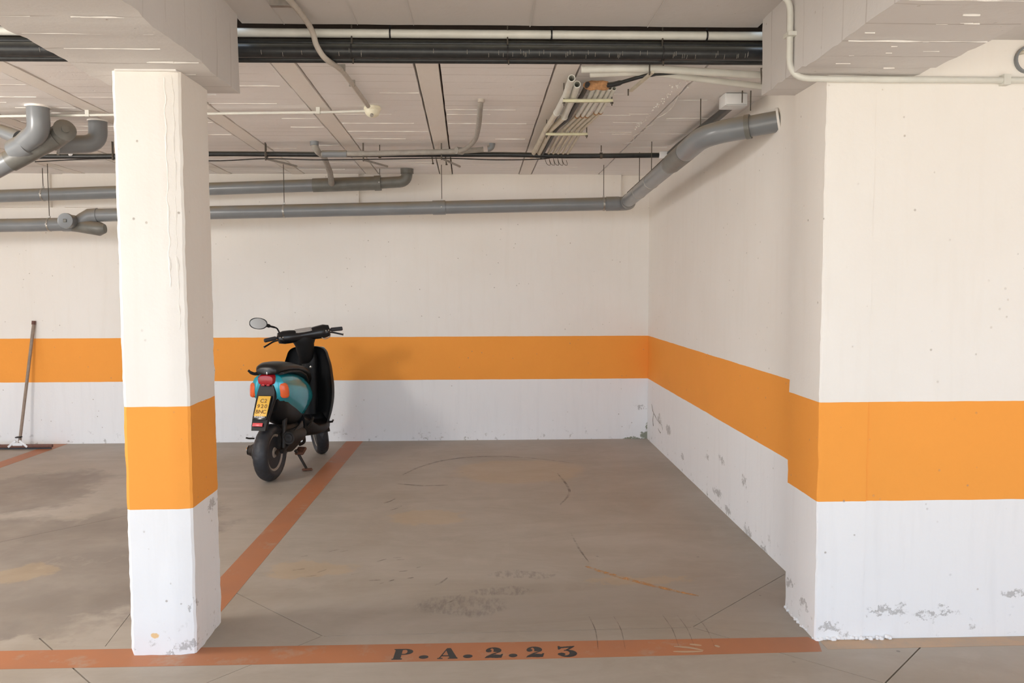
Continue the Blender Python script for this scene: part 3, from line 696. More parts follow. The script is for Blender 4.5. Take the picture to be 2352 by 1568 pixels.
# ------------------------------------------------------------------ pipes in the gap behind the near beams
RW = .021
wp = thing('white_pipe', 'long white plastic pipe strung between the two near beams', 'pipe', (0, 4.09, 2.823))
MB().tube([(-7.5, 4.09, 2.822), (1.60, 4.09, 2.826)], RW, 16).build('pipe', M['cream'], wp)
for x in (-.45, .335, 1.10):
    MB().tube([(x - .004, 4.09, 2.824), (x + .004, 4.09, 2.824)], RW + .002, 16).build('pipe_clip', M['cable'], wp)
    MB().tube([(x, 4.085, 2.85), (x, 4.085, 2.885)], .006, 6).build('clip_stud', M['cable'], wp)
bb = thing('black_pipe', 'thin black pipe just below the long white pipe', 'pipe', (0, 4.125, 2.785))
MB().tube([(-7.5, 4.12, 2.786), (1.60, 4.12, 2.786)], .020, 14).build('pipe', M['black'], bb)
bc = thing('black_pipe', 'thickest black pipe, with chalky drip marks, between the two near beams', 'pipe', (0, 4.08, 2.74))
MB().tube([(-7.5, 4.08, 2.732), (1.60, 4.08, 2.738)], .034, 20).build('pipe', M['black'], bc)
mb = MB(); random.seed(2)
for i in range(55):
    x = random.uniform(-2.2, 1.3) if i < 20 else random.uniform(0, 1.3); l_ = random.uniform(.008, .024)
    a0 = random.uniform(-.2, .5)
    pts = [(x, 4.08 - .0346 * math.cos(a0 + t * .2), 2.736 - .0346 * math.sin(a0 + t * .2)) for t in range(4)]
    mb.tube(pts, .0009, 4)
mb.build('drip_mark', M['flex'], bc, kind='stuff')
for x in (-.635, .12, .88):
    MB().tube([(x - .004, 4.08, 2.735), (x + .004, 4.08, 2.735)], .037, 18).build('pipe_clamp', M['cable'], bc)
    MB().tube([(x + .005, 4.08, 2.705), (x + .005, 4.08, 2.678)], .004, 6).build('clamp_bolt', M['rod'], bc)
    MB().tube([(x, 4.08, 2.765), (x, 4.08, 2.885)], .004, 6).build('hanger_rod', M['rod'], bc)
bd_ = thing('black_pipe', 'lowest thin black pipe in the bunch between the two near beams', 'pipe', (0, 4.12, 2.70))
MB().tube([(-7.5, 4.125, 2.700), (1.60, 4.125, 2.712)], .0165, 14).build('pipe', M['black'], bd_)

# flexible conduit hanging in front of them, then clipped along the ceiling to the detector
fx = thing('flexible_conduit', 'beige flexible conduit looping down in front of the pipes and on to the detector', 'conduit', (-.8, 3.7, 2.85))
MB().tube(smooth_path([(-.86, 3.50, 2.845), (-.83, 3.72, 2.835), (-.812, 3.90, 2.82), (-.800, 3.98, 2.79), (-.790, 4.00, 2.745), (-.765, 4.01, 2.70), (-.745, 4.06, 2.685), (-.728, 4.2, 2.694), (-.722, 4.45, 2.708), (-.712, 5.18, 2.712)], 6), .0135, 12).build('conduit', M['flexlight'], fx)
for y in (4.30, 4.62): MB().box((-.738, y, 2.70), (-.705, y + .012, 2.735)).build('clip', M['flex'], fx, smooth=False)
MB().box((-.93, 3.70, 2.825), (-.83, 3.73, 2.86)).build('ceiling_bracket', M['steel'], fx, smooth=False)
# smoke detector
sm = thing('smoke_detector', 'round ivory smoke detector on the ceiling between the joists', 'detector', (-.72, 5.30, ZC))
MB().lathe([(.004, .002), (.003, .050), (-.010, .054), (-.016, .054), (-.020, .049), (-.036, .046), (-.052, .037), (-.062, .022), (-.066, .002)], (-.70, 5.29, 2.73), 'z', 28).build('body', M['ivory'], sm)
MB().tube([(-.70, 5.262, 2.682), (-.70, 5.250, 2.668)], .011, 10).build('sensor_window', M['flex'], sm)
cd = thing('conduit', 'thin white rigid conduit clipped across the ceiling to the detector', 'conduit', (-2.5, 5.35, 2.70))
MB().tube([(-7.5, 5.98, 2.70), (-3.112, 5.474, 2.70), (-1.044, 5.31, 2.70), (-.735, 5.29, 2.705)], .0085, 10).build('conduit', M['cream'], cd)
for (x, y) in ((-2.535, 5.428), (-1.044, 5.31)): MB().box((x - .012, y - .012, 2.69), (x + .012, y + .012, 2.735)).build('clip', M['cream'], cd, smooth=False)

# ------------------------------------------------------------------ conduit bundle with brackets
def bk(name, label, x0, x1, y0, y1):
    t = thing(name, label, 'bracket', ((x0 + x1) / 2, y0, ZC))
    d = Vector((x1 - x0, y1 - y0, 0)).normalized()
    ang = math.atan2(d.y, d.x)
    MB().cbox(((x0 + x1) / 2, (y0 + y1) / 2, 2.632), (math.hypot(x1 - x0, y1 - y0), .026, .016), Matrix.Rotation(ang, 4, 'Z'), .002).build('bar', M['zinc'], t)
    for x, y in ((x0 + .006, y0), (x1 - .006, y1)):
        MB().tube([(x, y, 2.605), (x, y, ZC + .01)], .0035, 6).build('threaded_rod', M['rod'], t)
        MB().tube([(x, y, 2.616), (x, y, 2.624)], .009, 6).build('nut', M['rod'], t)
    return t
bk('conduit_bracket', 'pale bracket bar clamping the conduits, the nearer of the two', .445, .725, 4.65, 4.64)
bk('conduit_bracket', 'yellowish bracket bar clamping the conduits, the farther of the two', .425, .71, 5.66, 5.65)
big = [([(.455, 4.28, 2.665), (.462, 4.65, 2.662), (.452, 5.14, 2.664)], [(.452, 5.12, 2.664), (.425, 5.65, 2.662), (.40, 6.85, 2.665)], 'outermost thick white conduit of the bundle, open at the near end', .024),
       ([(.497, 4.40, 2.663), (.506, 4.65, 2.662), (.512, 5.26, 2.664)], [(.512, 5.24, 2.664), (.462, 5.64, 2.662), (.445, 6.85, 2.665)], 'second thick white conduit of the bundle, open at the near end', .024)]
for a_, b_, lb, r_ in big:
    t = thing('conduit', lb, 'conduit', a_[0], group=None)
    MB().tube(a_, r_ * .8, 14, hollow=.78).build('socket_end', M['cream'], t)
    MB().tube(b_, r_ * .72, 14).build('conduit', M['aged'], t)
    MB().tube([Vector(b_[0]) - Vector((0, .02, 0)), Vector(b_[0]) + Vector((0, .012, 0))], r_ * .9, 14).build('rim', M['cream'], t)
xs1 = (.597, .628, .658, .687, .712); xj = (.588, .622, .650, .694, .720); yj = (5.21, 5.20, 5.20, 5.11, 5.09); xs2 = (.540, .575, .608, .640, .672); x3 = (.52, .56, .60, .64, .68)
nmz = ('first', 'second', 'third', 'fourth', 'fifth')
for i in range(5):
    t = thing('conduit', '%s of five slim white conduits in the bundle, counted from the dark cable' % nmz[i], 'conduit', (xs1[i], 4.5, 2.66), group='slim conduits of the bundle')
    MB().tube([(xs1[i] - .002, 4.46 + i * .01, 2.666), (xs1[i], 4.65, 2.662), (xj[i], yj[i], 2.664)], .0125, 12, hollow=.75).build('socket_end', M['cream'], t)
    MB().tube([(xj[i], yj[i] - .01, 2.664), (xs2[i], 5.65, 2.662), (x3[i], 6.85, 2.665)], .0105, 12).build('conduit', M['aged'], t)
    MB().tube([(xj[i], yj[i] - .008, 2.664), (xj[i], yj[i] + .012, 2.664)], .0150, 12).build('rim', M['foam'], t)
t = thing('cable', 'thick dark cable lying between the thick and the slim conduits', 'cable', (.55, 5, 2.66))
MB().tube(smooth_path([(.555, 4.42, 2.67), (.552, 4.65, 2.664), (.545, 5.05, 2.664), (.540, 5.3, 2.664), (.500, 5.6, 2.664), (.490, 5.9, 2.664), (.472, 6.8, 2.655)], 5), .013, 10).build('cable', M['cable'], t)
t = thing('foam_plug', 'rusty brown lump of foam sealing the ends of the slim conduits', 'foam', (.60, 4.45, 2.67))
mb = MB().lathe([(-.075, .004), (-.06, .018), (-.03, .026), (0, .022), (.03, .027), (.055, .022), (.075, .005)], (.61, 4.46, 2.672), 'x', 16, mod=lambda i, a_, t_: noise.noise(Vector((a_ * 40, math.cos(t_) * 2, math.sin(t_) * 2))) * .009)
mb.build('foam', M['foam'], t)
t = thing('cable', 'black cable curving from the foam lump up to the ceiling conduits', 'cable', (.8, 4.3, 2.7))
MB().tube(smooth_path([(.655, 4.46, 2.672), (.70, 4.42, 2.67), (.76, 4.36, 2.675), (.84, 4.30, 2.685), (.93, 4.29, 2.69), (1.02, 4.30, 2.70)], 5), [.014] * 8 + [.010] * 10 + [.006] * 8, 10).build('cable', M['black'], t)
for pts, lb, r_ in (([(.50, 4.24, 2.700), (.80, 4.22, 2.700), (1.05, 4.26, 2.700), (1.47, 4.34, 2.70), (1.60, 4.36, 2.70)], 'pale conduit under the ceiling, the nearer of two leading right to the beam', .019),
                    ([(.56, 4.36, 2.705), (.85, 4.31, 2.703), (1.08, 4.38, 2.698), (1.48, 4.50, 2.685), (1.62, 4.54, 2.685)], 'pale conduit under the ceiling, the farther of two leading right to the beam', .017)):
    t = thing('conduit', lb, 'conduit', pts[0])
    MB().tube(smooth_path(pts, 5), r_, 14).build('conduit', M['cream'], t)
t = thing('hanger_bracket', 'small steel arm bracket holding the two pale conduits', 'bracket', (.82, 4.3, ZC))
MB().tube([(.835, 4.17, 2.735), (.835, 4.17, 2.655)], .004, 6).build('rod', M['rod'], t)
MB().cbox((.83, 4.36, 2.668), (.016, .40, .012), Matrix.Rotation(.10, 4, 'Z')).build('arm', M['aged'], t, smooth=False)
MB().tube([(.795, 4.55, 2.675), (.795, 4.55, 2.640)], .004, 6).build('rod', M['rod'], t)
t = thing('hanger_bracket', 'small bent wire bracket where the pale conduits reach the right beam', 'bracket', (1.46, 4.3, ZC))
MB().tube([(1.50, 4.30, 2.725), (1.445, 4.30, 2.725), (1.45, 4.30, 2.645)], .004, 6).build('wire', M['rod'], t)
# wire tangle hanging past the black pipe
t = thing('wire_tangle', 'small tangle of loose wire hanging below the bundle behind the black pipe', 'wire', (.55, 6.75, 2.62))
mb = MB(); random.seed(6)
for i in range(5):
    x = .50 + i * .035; mb.tube(smooth_path([(x, 6.8, 2.655), (x + .02, 6.8, 2.60), (x + .05, 6.82, 2.595), (x + .04, 6.8, 2.63)], 4), .0022, 5)
mb.build('wire', M['rod'], t)
# loose ceiling hooks
for (x, y, lb) in ((-.45, 7.2, 'short dark rod stub poking from the far joist left edge'), (-.335, 7.25, 'short dark rod stub poking from the far joist right edge')):
    t = thing('rod_stub', lb, 'rod', (x, y, ZC)); MB().tube([(x, y, ZC + .02), (x + .01, y + .05, 2.665)], .005, 6).build('rod', M['rod'], t); MB().tube([(x + .01, y + .05, 2.672), (x + .01, y + .05, 2.662)], .010, 6).build('nut', M['rod'], t)

# ------------------------------------------------------------------ fat grey soil pipes at the left
sp = thing('soil_pipe', 'cluster of fat grey soil pipes with elbows under the ceiling at the far left', 'pipe', (-2.8, 5.5, 2.6))
R5 = .066
MB().tube([(-3.9, 5.45, 1.96), (-2.93, 5.45, 2.475)], R5 - .004, 22).build('pipe', M['pvc'], sp)
MB().tube([(-3.05, 5.45, 2.410), (-2.75, 5.45, 2.570)], R5 + .002, 22).build('coupling', M['pvc_d'], sp)
cap_c = Vector((-2.69, 5.43, 2.598)); dvec = Vector((.55, -.6, .22)).normalized()
MB().tube([(-2.80, 5.47, 2.54), cap_c - dvec * .02, cap_c + dvec * .025, cap_c + dvec * .03], [R5, R5, R5 + .004, .052], 22).build('end_cap', M['pvc_d'], sp)
MB().tube([cap_c + dvec * .025, cap_c + dvec * .04], .024, 10).build('cap_nut', M['pvc_d'], sp)
MB().tube([(-2.79, 5.32, 2.735), (-2.79, 5.32, 2.67)] + elbow_path((-2.79, 5.32, 2.66), (-2.79, 5.33, 2.565), (-2.98, 5.42, 2.515), .08) + [(-2.95, 5.42, 2.50)], R5, 24).build('elbow', M['pvc'], sp)
MB().tube([(-2.79, 5.32, 2.722), (-2.79, 5.32, 2.734)], R5 + .008, 20).build('mortar_collar', M['ridge'], sp)
MB().tube([(-2.90, 5.40, 2.515), (-3.01, 5.44, 2.475)], R5 + .006, 24).build('coupling', M['pvc'], sp)
MB().tube([(-2.99, 5.46, 2.56), (-3.12, 5.5, 2.61), (-3.6, 5.6, 2.70)], [.048, .042, .042], 20).build('branch', M['pvc'], sp)
MB().tube([(-2.62, 5.75, 2.735), (-2.62, 5.75, 2.70)] + elbow_path((-2.62, 5.75, 2.70), (-2.62, 5.75, 2.575), (-2.76, 5.65, 2.55), .085) + [(-2.82, 5.6, 2.54)], R5 - .006, 22).build('elbow', M['pvc'], sp)
MB().tube([(-2.62, 5.75, 2.722), (-2.62, 5.75, 2.734)], R5, 20).build('mortar_collar', M['ridge'], sp)

# ------------------------------------------------------------------ painted conduit on the right pillar
pc = thing('conduit', 'cream painted conduit running down the right beam and along the top of the right wall', 'conduit', (1.31, 3.52, 2.7))
P_ = [(-1.13, 3.535, 2.842), (1.22, 3.535, 2.838)] + elbow_path((1.1, 3.535, 2.838), (1.308, 3.53, 2.838), (1.308, 3.53, 2.7), .085) + elbow_path((1.308, 3.53, 2.6), (1.308, 3.528, 2.484), (1.5, 3.534, 2.482), .085) + [(1.5, 3.534, 2.482), (2.355, 3.544, 2.484), (4.6, 3.546, 2.484)]
MB().tube(P_, .0135, 14).build('conduit', M['cream'], pc)
MB().box((1.29, 3.50, 2.655), (1.352, 3.56, 2.672)).build('clip', M['cream'], pc, smooth=False)
MB().box((2.245, 3.525, 2.462), (2.275, 3.57, 2.506)).build('clip', M['cream'], pc, smooth=False)
st = thing('pipe_stub', 'short dark-mouthed pipe stub sticking out high on the right wall', 'pipe', (2.365, 3.56, 2.575))
MB().tube([(2.366, 3.60, 2.575), (2.366, 3.545, 2.575)], .059, 28, hollow=.86).build('sleeve', M['pvc'], st)
MB().tube([(2.366, 3.60, 2.575), (2.366, 3.575, 2.575)], .052, 28).build('inner_plug', M['engine'], st)
MB().tube(smooth_path([(2.325, 3.57, 2.602), (2.345, 3.55, 2.606), (2.375, 3.555, 2.60)], 4), .009, 8).build('cable_end', M['aged'], st)

# ------------------------------------------------------------------ floor squeegee
sq = thing('floor_squeegee', 'long handled brown floor squeegee leaning on the back wall at the left', 'squeegee', (-4.66, 8.22, 0))
MB().tube([(-4.625, 8.215, .03), (-4.555, 8.445, 1.245)], [.014, .0155], 12).build('handle', M['handle'], sq)
MB().tube([(-4.557, 8.44, 1.225), (-4.5555, 8.445, 1.262)], .019, 12).build('grip_end', M['wood'], sq)
MB().cbox((-4.67, 8.20, .032), (.76, .030, .032), bev=.006).build('head', M['wood'], sq)
MB().cbox((-4.67, 8.195, .010), (.74, .008, .020)).build('rubber_blade', M['rubber'], sq, smooth=False)
mb = MB()
for s_ in (-1, 1): mb.cbox((-4.625 + s_ * .055, 8.188, .055), (.10, .012, .022), Matrix.Rotation(s_ * .7, 4, 'Y'), .003)
mb.cbox((-4.625, 8.19, .05), (.10, .02, .03), bev=.005)
mb.build('bracket', M['white'], sq)
MB().cbox((-4.618, 8.20, .12), (.05, .05, .012), bev=.004).build('wing_nut', M['engine'], sq)

# ------------------------------------------------------------------ scooter (local frame: x right, y forward, z up)
sc = thing('scooter', 'turquoise and black motor scooter with a yellow number plate parked by the back wall', 'scooter', (-1.774, 6.758, 0), math.radians(-9.76))
def B(mb, name, mat, parent=sc, **kw): return mb.build(name, M[mat], parent, local=True, **kw)
def tyre(c, R, W, rin, rot=None, n=176):
    c = Vector(c); mb = MB()
    prof = []; K = 16
    for i in range(K + 1):
        a = -PI * .5 * 1.12 + PI * 1.12 * i / K
        prof.append((math.sin(a) * W / 2 * (1.0 if abs(math.sin(a)) < .98 else .97), (R - W * .42) + math.cos(a) * W * .42))
    prof = [(-W * .30, rin)] + prof + [(W * .30, rin)]
    def mod(i, a, t):
        if i < 3 or i > K: return 0
        u = abs(a) / (W / 2); ph = (t * 22 / (2 * PI) + u * .75 * (1 if a > 0 else 1) + (0.5 if a > 0 else 0)) % 1.0
        return -.003 if (ph < .2 and u > .12 and u < .9) else 0
    mb.lathe(prof, (0, 0, 0), 'x', n, mod)
    if rot: mb.xf(rot.to_4x4())
    mb.xf(Matrix.Translation(c)); return mb
def rim(c, r, W, rot=None, spokes=True):
    mb = MB()
    mb.lathe([(-W * .34, r * .92), (-W * .40, r), (-W * .36, r * 1.03), (W * .36, r * 1.03), (W * .42, r), (W * .40, r * .93), (W * .30, r * .86), (W * .29, r * .55), (W * .30, r * .32), (W * .42, r * .24), (W * .43, r * .10), (W * .44, .002)], (0, 0, 0), 'x', 40,
             mod=None)
    for k in range(3 if spokes else 0):
        a = 2 * PI * k / 3 + .4; mb.cbox((W * .30, math.cos(a) * r * .55, math.sin(a) * r * .55), (W * .16, r * .62, r * .20), Matrix.Rotation(a, 4, 'X'), .006)
    if rot: mb.xf(rot.to_4x4())
    mb.xf(Matrix.Translation(Vector(c))); return mb
RW_ = B(rim((0, 0, .235), .150, .11, spokes=False), 'rear_wheel', 'alu')
B(tyre((0, 0, .235), .235, .125, .150), 'tyre', 'rubber', RW_)
# steering transform
th = math.radians(32); ax0 = Vector((0, .845, 1.15)); ax1 = Vector((0, 1.085, .215)); axd = (ax0 - ax1).normalized()
ST = Matrix.Translation(ax1) @ Matrix.Rotation(th, 4, axd) @ Matrix.Translation(-ax1)
STR = Matrix.Rotation(th, 4, axd)
ST2 = Matrix.Translation((0, -.085, 0)) @ ST      # the bars sit a little behind the wheel axis
FW = B(rim((0, 0, 0), .135, .10).xf(STR).xf(Matrix.Translation((0, 1.085, .215))), 'front_wheel', 'alu')
t_ = tyre((0, 0, 0), .215, .115, .135).xf(STR).xf(Matrix.Translation((0, 1.085, .215))); B(t_, 'tyre', 'rubber', FW)
mb = MB()
for s_ in (-1, 1): mb.tube([(s_ * .075, 1.085, .215), (s_ * .075, 1.06, .36), (s_ * .03, 1.02, .47)], .018, 10)
B(mb.xf(ST), 'fork', 'engine')
def fender(c, R, W, a0, a1, n=14, th_=.006):
    rings = []
    for i in range(n + 1):
        a = math.radians(a0 + (a1 - a0) * i / n); ring = []
        for (u, dr_) in ((-1, -.05), (-.92, -.012), (-.5, .008), (0, .014), (.5, .008), (.92, -.012), (1, -.05), (.94, -.05), (.86, -.016), (0, .006), (-.86, -.016), (-.94, -.05)):
            q = R + dr_; ring.append((u * W / 2, c[1] + q * math.cos(a), c[2] + q * math.sin(a)))
        rings.append(ring)
    return MB().loft(rings)
B(fender((0, 1.085, .215), .25, .15, 15, 175).xf(ST), 'front_fender', 'bplastic')

# body shells
def srow(y, hw, z0, z1, e=2.6, n=28, lean=0.0, skew=0.0):
    zc, hz = (z0 + z1) / 2, (z1 - z0) / 2; out = []
    for j in range(n):
        a = 2 * PI * j / n; c_, s_ = math.cos(a), math.sin(a)
        X = math.copysign(abs(c_) ** (2 / e), c_) * hw; Z = math.copysign(abs(s_) ** (2 / e), s_) * hz
        tt = (Z / hz + 1) / 2
        out.append((X * (1 - skew * (1 - tt)), y + lean * Z, zc + Z))
    return out
body = [srow(-.035, .075, .70, .845, 2.4), srow(-.028, .110, .665, .868, 2.6), srow(-.008, .142, .640, .885, 2.8, skew=.12), srow(.05, .155, .605, .893, 2.8, skew=.14), srow(.15, .166, .550, .892, 2.7, skew=.22),
        srow(.28, .172, .480, .880, 2.6, skew=.30), srow(.40, .174, .430, .855, 2.5, skew=.32), srow(.50, .170, .435, .820, 2.4, skew=.30), srow(.58, .155, .47, .785, 2.2, skew=.25), srow(.635, .125, .52, .745, 2.1), srow(.665, .07, .57, .70, 2.0)]
bo = B(MB().loft(body), 'body_panel', 'teal', label='turquoise rear body panel')
# dark character line on the flank and black under-seat band
B(MB().loft([srow(.02, .130, .875, .905), srow(.15, .140, .875, .91), srow(.35, .140, .850, .895), srow(.50, .128, .80, .850), srow(.62, .10, .735, .79), srow(.68, .06, .68, .73)]), 'seat_base', 'bplastic')
seat = [srow(-.050, .060, .890, .940, 2.2), srow(-.040, .086, .882, .956, 2.4), srow(-.010, .100, .878, .970, 2.7), srow(.06, .112, .880, .980, 2.8), srow(.18, .124, .880, .975, 2.7), srow(.30, .132, .873, .955, 2.6), srow(.40, .136, .856, .936, 2.5), srow(.50, .134, .826, .914, 2.5), srow(.59, .126, .785, .882, 2.4), srow(.665, .106, .730, .838, 2.3), srow(.71, .075, .68, .79, 2.2), srow(.73, .035, .67, .75, 2)]
B(MB().loft(seat), 'seat', 'seat')
# tail light
tl = [srow(-.062, .040, .815, .862, 2.5), srow(-.060, .062, .803, .876, 2.8), srow(-.045, .072, .797, .884, 3), srow(-.01, .076, .795, .890, 3)]
TLo = B(MB().loft(tl), 'tail_light', 'red', label='dark red tail light')
B(MB().cbox((-.022, -.058, .800), (.03, .010, .014), bev=.003), 'lens_rib', 'red', TLo)
B(MB().cbox((.022, -.058, .800), (.03, .010, .014), bev=.003), 'lens_rib', 'red', TLo)
B(MB().cbox((.012, -.052, .897), (.010, .012, .026), bev=.003), 'seat_latch', 'chrome')
# turn signals, wrapped round the rear corners
for s_ in (-1, 1):
    Rz = Matrix.Rotation(s_ * .62, 4, 'Z'); c = Vector((s_ * .128, .006, .752))
    pts = []
    for (d, kx, kz) in ((-.006, 1.12, 1.06), (.012, 1.1, 1.05), (.014, 1.0, 1.0), (.022, .92, .95), (.027, .6, .7)):
        ring = []
        for j in range(20):
            a = 2 * PI * j / 20; X = math.copysign(abs(math.cos(a)) ** .6, math.cos(a)) * .036 * kx; Z = math.copysign(abs(math.sin(a)) ** .7, math.sin(a)) * .060 * kz
            X += s_ * (-Z) * .12; v = Rz @ Vector((X, -d, Z)); ring.append(c + v)
        pts.append(ring)
    g = B(MB().loft(pts[:2]), 'turn_signal', 'bgloss', label='turn signal rim')
    B(MB().loft(pts[1:]), 'lens', 'amber', g, label='orange lens')
# plate holder / rear fender
def slab_path(pts, hws, th_):
    rings = []
    for i, (y, z) in enumerate(pts):
        a = Vector(pts[max(0, i - 1)]); b = Vector(pts[min(len(pts) - 1, i + 1)]); t = (b - a).normalized(); n_ = Vector((-t.y, t.x)) # outward/back
        h = hws[i]
        ring = []
        for (u, d) in ((-1, .0), (-.93, 1), (.93, 1), (1, .0), (1, -3.0), (.9, -3.0), (.9, -.3), (-.9, -.3), (-.9, -3.0), (-1, -3.0)):
            ring.append((u * h, y - abs(n_.x) * d * th_ * 1.0, z - 0 * d))
        rings.append(ring)
    return MB().loft(rings)
RFo = B(slab_path([(-.030, .800), (-.040, .745), (-.062, .690), (-.115, .615), (-.160, .550), (-.190, .490), (-.205, .452)], [.062, .078, .082, .076, .070, .066, .062], .010), 'rear_fender', 'bplastic')
B(MB().loft([srow(-.025, .088, .56, .80), srow(.03, .118, .50, .76), srow(.10, .125, .47, .74), srow(.20, .12, .43, .70), srow(.40, .11, .40, .70), srow(.55, .09, .42, .65)]), 'inner_fender', 'bplastic')
# plate: lies on the fender slope
pa = Vector((0, -.066, .712)); pb = Vector((0, -.160, .564)); pd = (pa - pb); L_ = pd.length; pn = Vector((0, -pd.z, pd.y)).normalized() if True else None
pitch = math.atan2(pd.y, pd.z)        # lean forward at the top
PM = Matrix.Translation((pa + pb) / 2 + Vector((0, -.012, .0))) @ Matrix.Rotation(-pitch, 4, 'X')
def P(mb): return mb.xf(PM)
PLo = B(P(MB().cbox((0, 0, 0), (.106, .004, .178), bev=.0018)), 'license_plate', 'plate')
B(P(MB().cbox((0, .005, -.01), (.118, .004, .21), bev=.0018)), 'plate_backing', 'bgloss')
def text_mesh(txt, size, cx_, cz_, parent, mat, name, yoff=-.0035, sp=1.0):
    cu = bpy.data.curves.new('t', 'FONT'); cu.body = txt; cu.size = size; cu.align_x = 'CENTER'; cu.align_y = 'CENTER'; cu.extrude = .0008; cu.space_character = sp; cu.offset = .0004
    to = bpy.data.objects.new('t', cu); COL.objects.link(to)
    d_ = bpy.context.evaluated_depsgraph_get(); me = bpy.data.meshes.new_from_object(to.evaluated_get(d_))
    mb = MB(); mb.add([Vector((v.co.x + cx_, yoff - v.co.z, v.co.y + cz_)) for v in me.vertices], [tuple(p.vertices) for p in me.polygons])
    bpy.data.objects.remove(to); bpy.data.meshes.remove(me)
    return B(P(mb), name, mat, parent, smooth=False)
for row, (tx, z) in enumerate((('C2', .044), ('920', -.004), ('BNC', -.052))):
    n = len(tx)
    for i, ch in enumerate(tx):
        o = text_mesh(ch, .046, (i - (n - 1) / 2) * .031 + (.004 if row == 0 else -.003 if row == 2 else 0), z, PLo, 'ink', 'character'); 
B(P(MB().cbox((-.002, -.003, .046), (.008, .006, .008), bev=.002)), 'plate_screw', 'chrome', PLo)
B(P(MB().cbox((-.002, -.003, -.076), (.008, .006, .008), bev=.002)), 'plate_screw', 'chrome', PLo)
text_mesh("Moto's Barr", .019, 0, -.098, RFo, 'wt', 'sticker_text', yoff=-.006)
RM = Matrix.Translation((-.006, -.208, .500)) @ Matrix.Rotation(-.45, 4, 'X')
B(MB().cbox((0, 0, 0), (.085, .010, .030), bev=.004).xf(RM), 'reflector', 'refl', RFo)

# engine, exhaust, drive case
B(MB().loft([srow(.06, .07, .24, .40, 3), srow(.16, .085, .20, .44, 3), srow(.34, .085, .17, .44, 3), srow(.50, .07, .20, .42, 3)]), 'engine', 'engine')
mb = MB().lathe([(-.005, .010), (-.010, .052), (.01, .064), (.20, .066), (.26, .050), (.30, .018)], (.135, .07, .345), 'y', 26); mu = B(mb, 'muffler', 'muffler')
B(MB().lathe([(-.012, .002), (-.020, .020), (-.016, .036), (-.002, .040)], (.135, .07, .345), 'y', 20), 'end_cap', 'muffler', mu)
B(MB().tube(smooth_path([(.13, .33, .35), (.12, .42, .30), (.09, .50, .23), (.04, .52, .20)], 5), .014, 10), 'exhaust_pipe', 'muffler', mu)
B(MB().cbox((.165, .20, .40), (.012, .20, .06), Matrix.Rotation(.3, 4, 'X'), .004), 'heat_shield', 'engine', mu)
B(MB().tube([(.09, .02, .24), (.095, .16, .28), (.10, .30, .33)], [.020, .016, .014], 10), 'muffler_bracket', 'muffler')
B(MB().tube([(.09, .06, .24), (.085, .10, .45), (.08, .14, .58)], .020, 12), 'shock_absorber', 'engine')
dcase = B(MB().loft([[(-.085 - .045 * k_, y, z) for (y, z) in [(.0 + math.cos(a) * .085 * q, .24 + math.sin(a) * .085 * q) for a in [PI / 2 + PI * i / 10 for i in range(11)]] + [(.44 + math.cos(a) * .075 * q, .26 + math.sin(a) * .075 * q) for a in [-PI / 2 + PI * i / 10 for i in range(11)]]] for k_, q in ((0, 1), (.8, 1), (1, .9))]), 'drive_case', 'engine')
B(MB().lathe([(-.192, .004), (-.190, .026), (-.180, .042), (-.150, .055), (-.12, .060)], (0, .01, .245), 'x', 24), 'end_cover', 'engine', dcase)
B(MB().lathe([(-.196, .030), (-.198, .036), (-.190, .042), (-.186, .036)], (0, .01, .245), 'x', 24), 'cover_ring', 'chrome', dcase, label='chrome cover ring')
B(MB().lathe([(.046, .012), (.062, .030), (.066, .012), (.068, .002)], (0, 0, .235), 'x', 20), 'axle_nut', 'engine', RW_)
B(MB().tube([(-.13, -.01, .35), (-.165, -.04, .355), (-.185, -.05, .362)], .007, 8), 'kick_lever', 'engine', dcase)
# centre stand
cs = B(MB().tube([(.04, .42, .17), (.062, .44, .13), (.15, .40, .012)], [.014, .013, .011], 10), 'centre_stand', 'engine')
B(MB().tube([(-.04, .42, .17), (-.062, .44, .13), (-.15, .40, .012)], [.014, .013, .011], 10), 'stand_leg', 'engine', cs)
B(MB().cbox((.162, .385, .010), (.085, .05, .014), Matrix.Rotation(.5, 4, 'Z'), .004), 'foot', 'rust', cs)
B(MB().cbox((-.16, .385, .010), (.07, .05, .014), bev=.004), 'foot', 'rust', cs)
B(MB().cbox((.07, .47, .155), (.08, .10, .03), Matrix.Rotation(.4, 4, 'X'), .01), 'pedal', 'rust', cs)
# floor board and leg shield
B(MB().loft([srow(.46, .12, .30, .50, 3), srow(.56, .155, .27, .44, 3.5), srow(.66, .175, .262, .37, 4), srow(.80, .185, .262, .355, 4), srow(.92, .175, .27, .38, 4), srow(.98, .15, .28, .42, 3)]), 'floor_board', 'bplastic')
def shield_row(z, hw, yc, back, thk, n=18):
    f, b = [], []
    for i in range(n + 1):
        u = -1 + 2 * i / n; x = hw * math.sin(u * PI / 2) ; y = yc - back * (abs(u) ** 2.2)
        f.append((x, y + thk, z)); b.append((x * .985, y, z))
    return f + b[::-1]
sh = [(.300, .160, .93, .10), (.36, .182, .955, .12), (.46, .215, .965, .14), (.58, .240, .955, .14), (.70, .246, .935, .13), (.80, .236, .925, .12), (.88, .222, .920, .105), (.96, .196, .912, .09), (1.00, .182, .907, .08), (1.028, .158, .903, .065), (1.042, .125, .901, .05), (1.048, .08, .90, .03)]
_a = smooth_path([q[:3] for q in sh], 3); _b = smooth_path([(q[3], 0, 0) for q in sh], 3); sh = [(a_.x, a_.y, a_.z, b_.x) for a_, b_ in zip(_a, _b)]
B(MB().loft([shield_row(z, hw, yc, bk_, .035) for z, hw, yc, bk_ in sh]), 'leg_shield', 'bplastic')
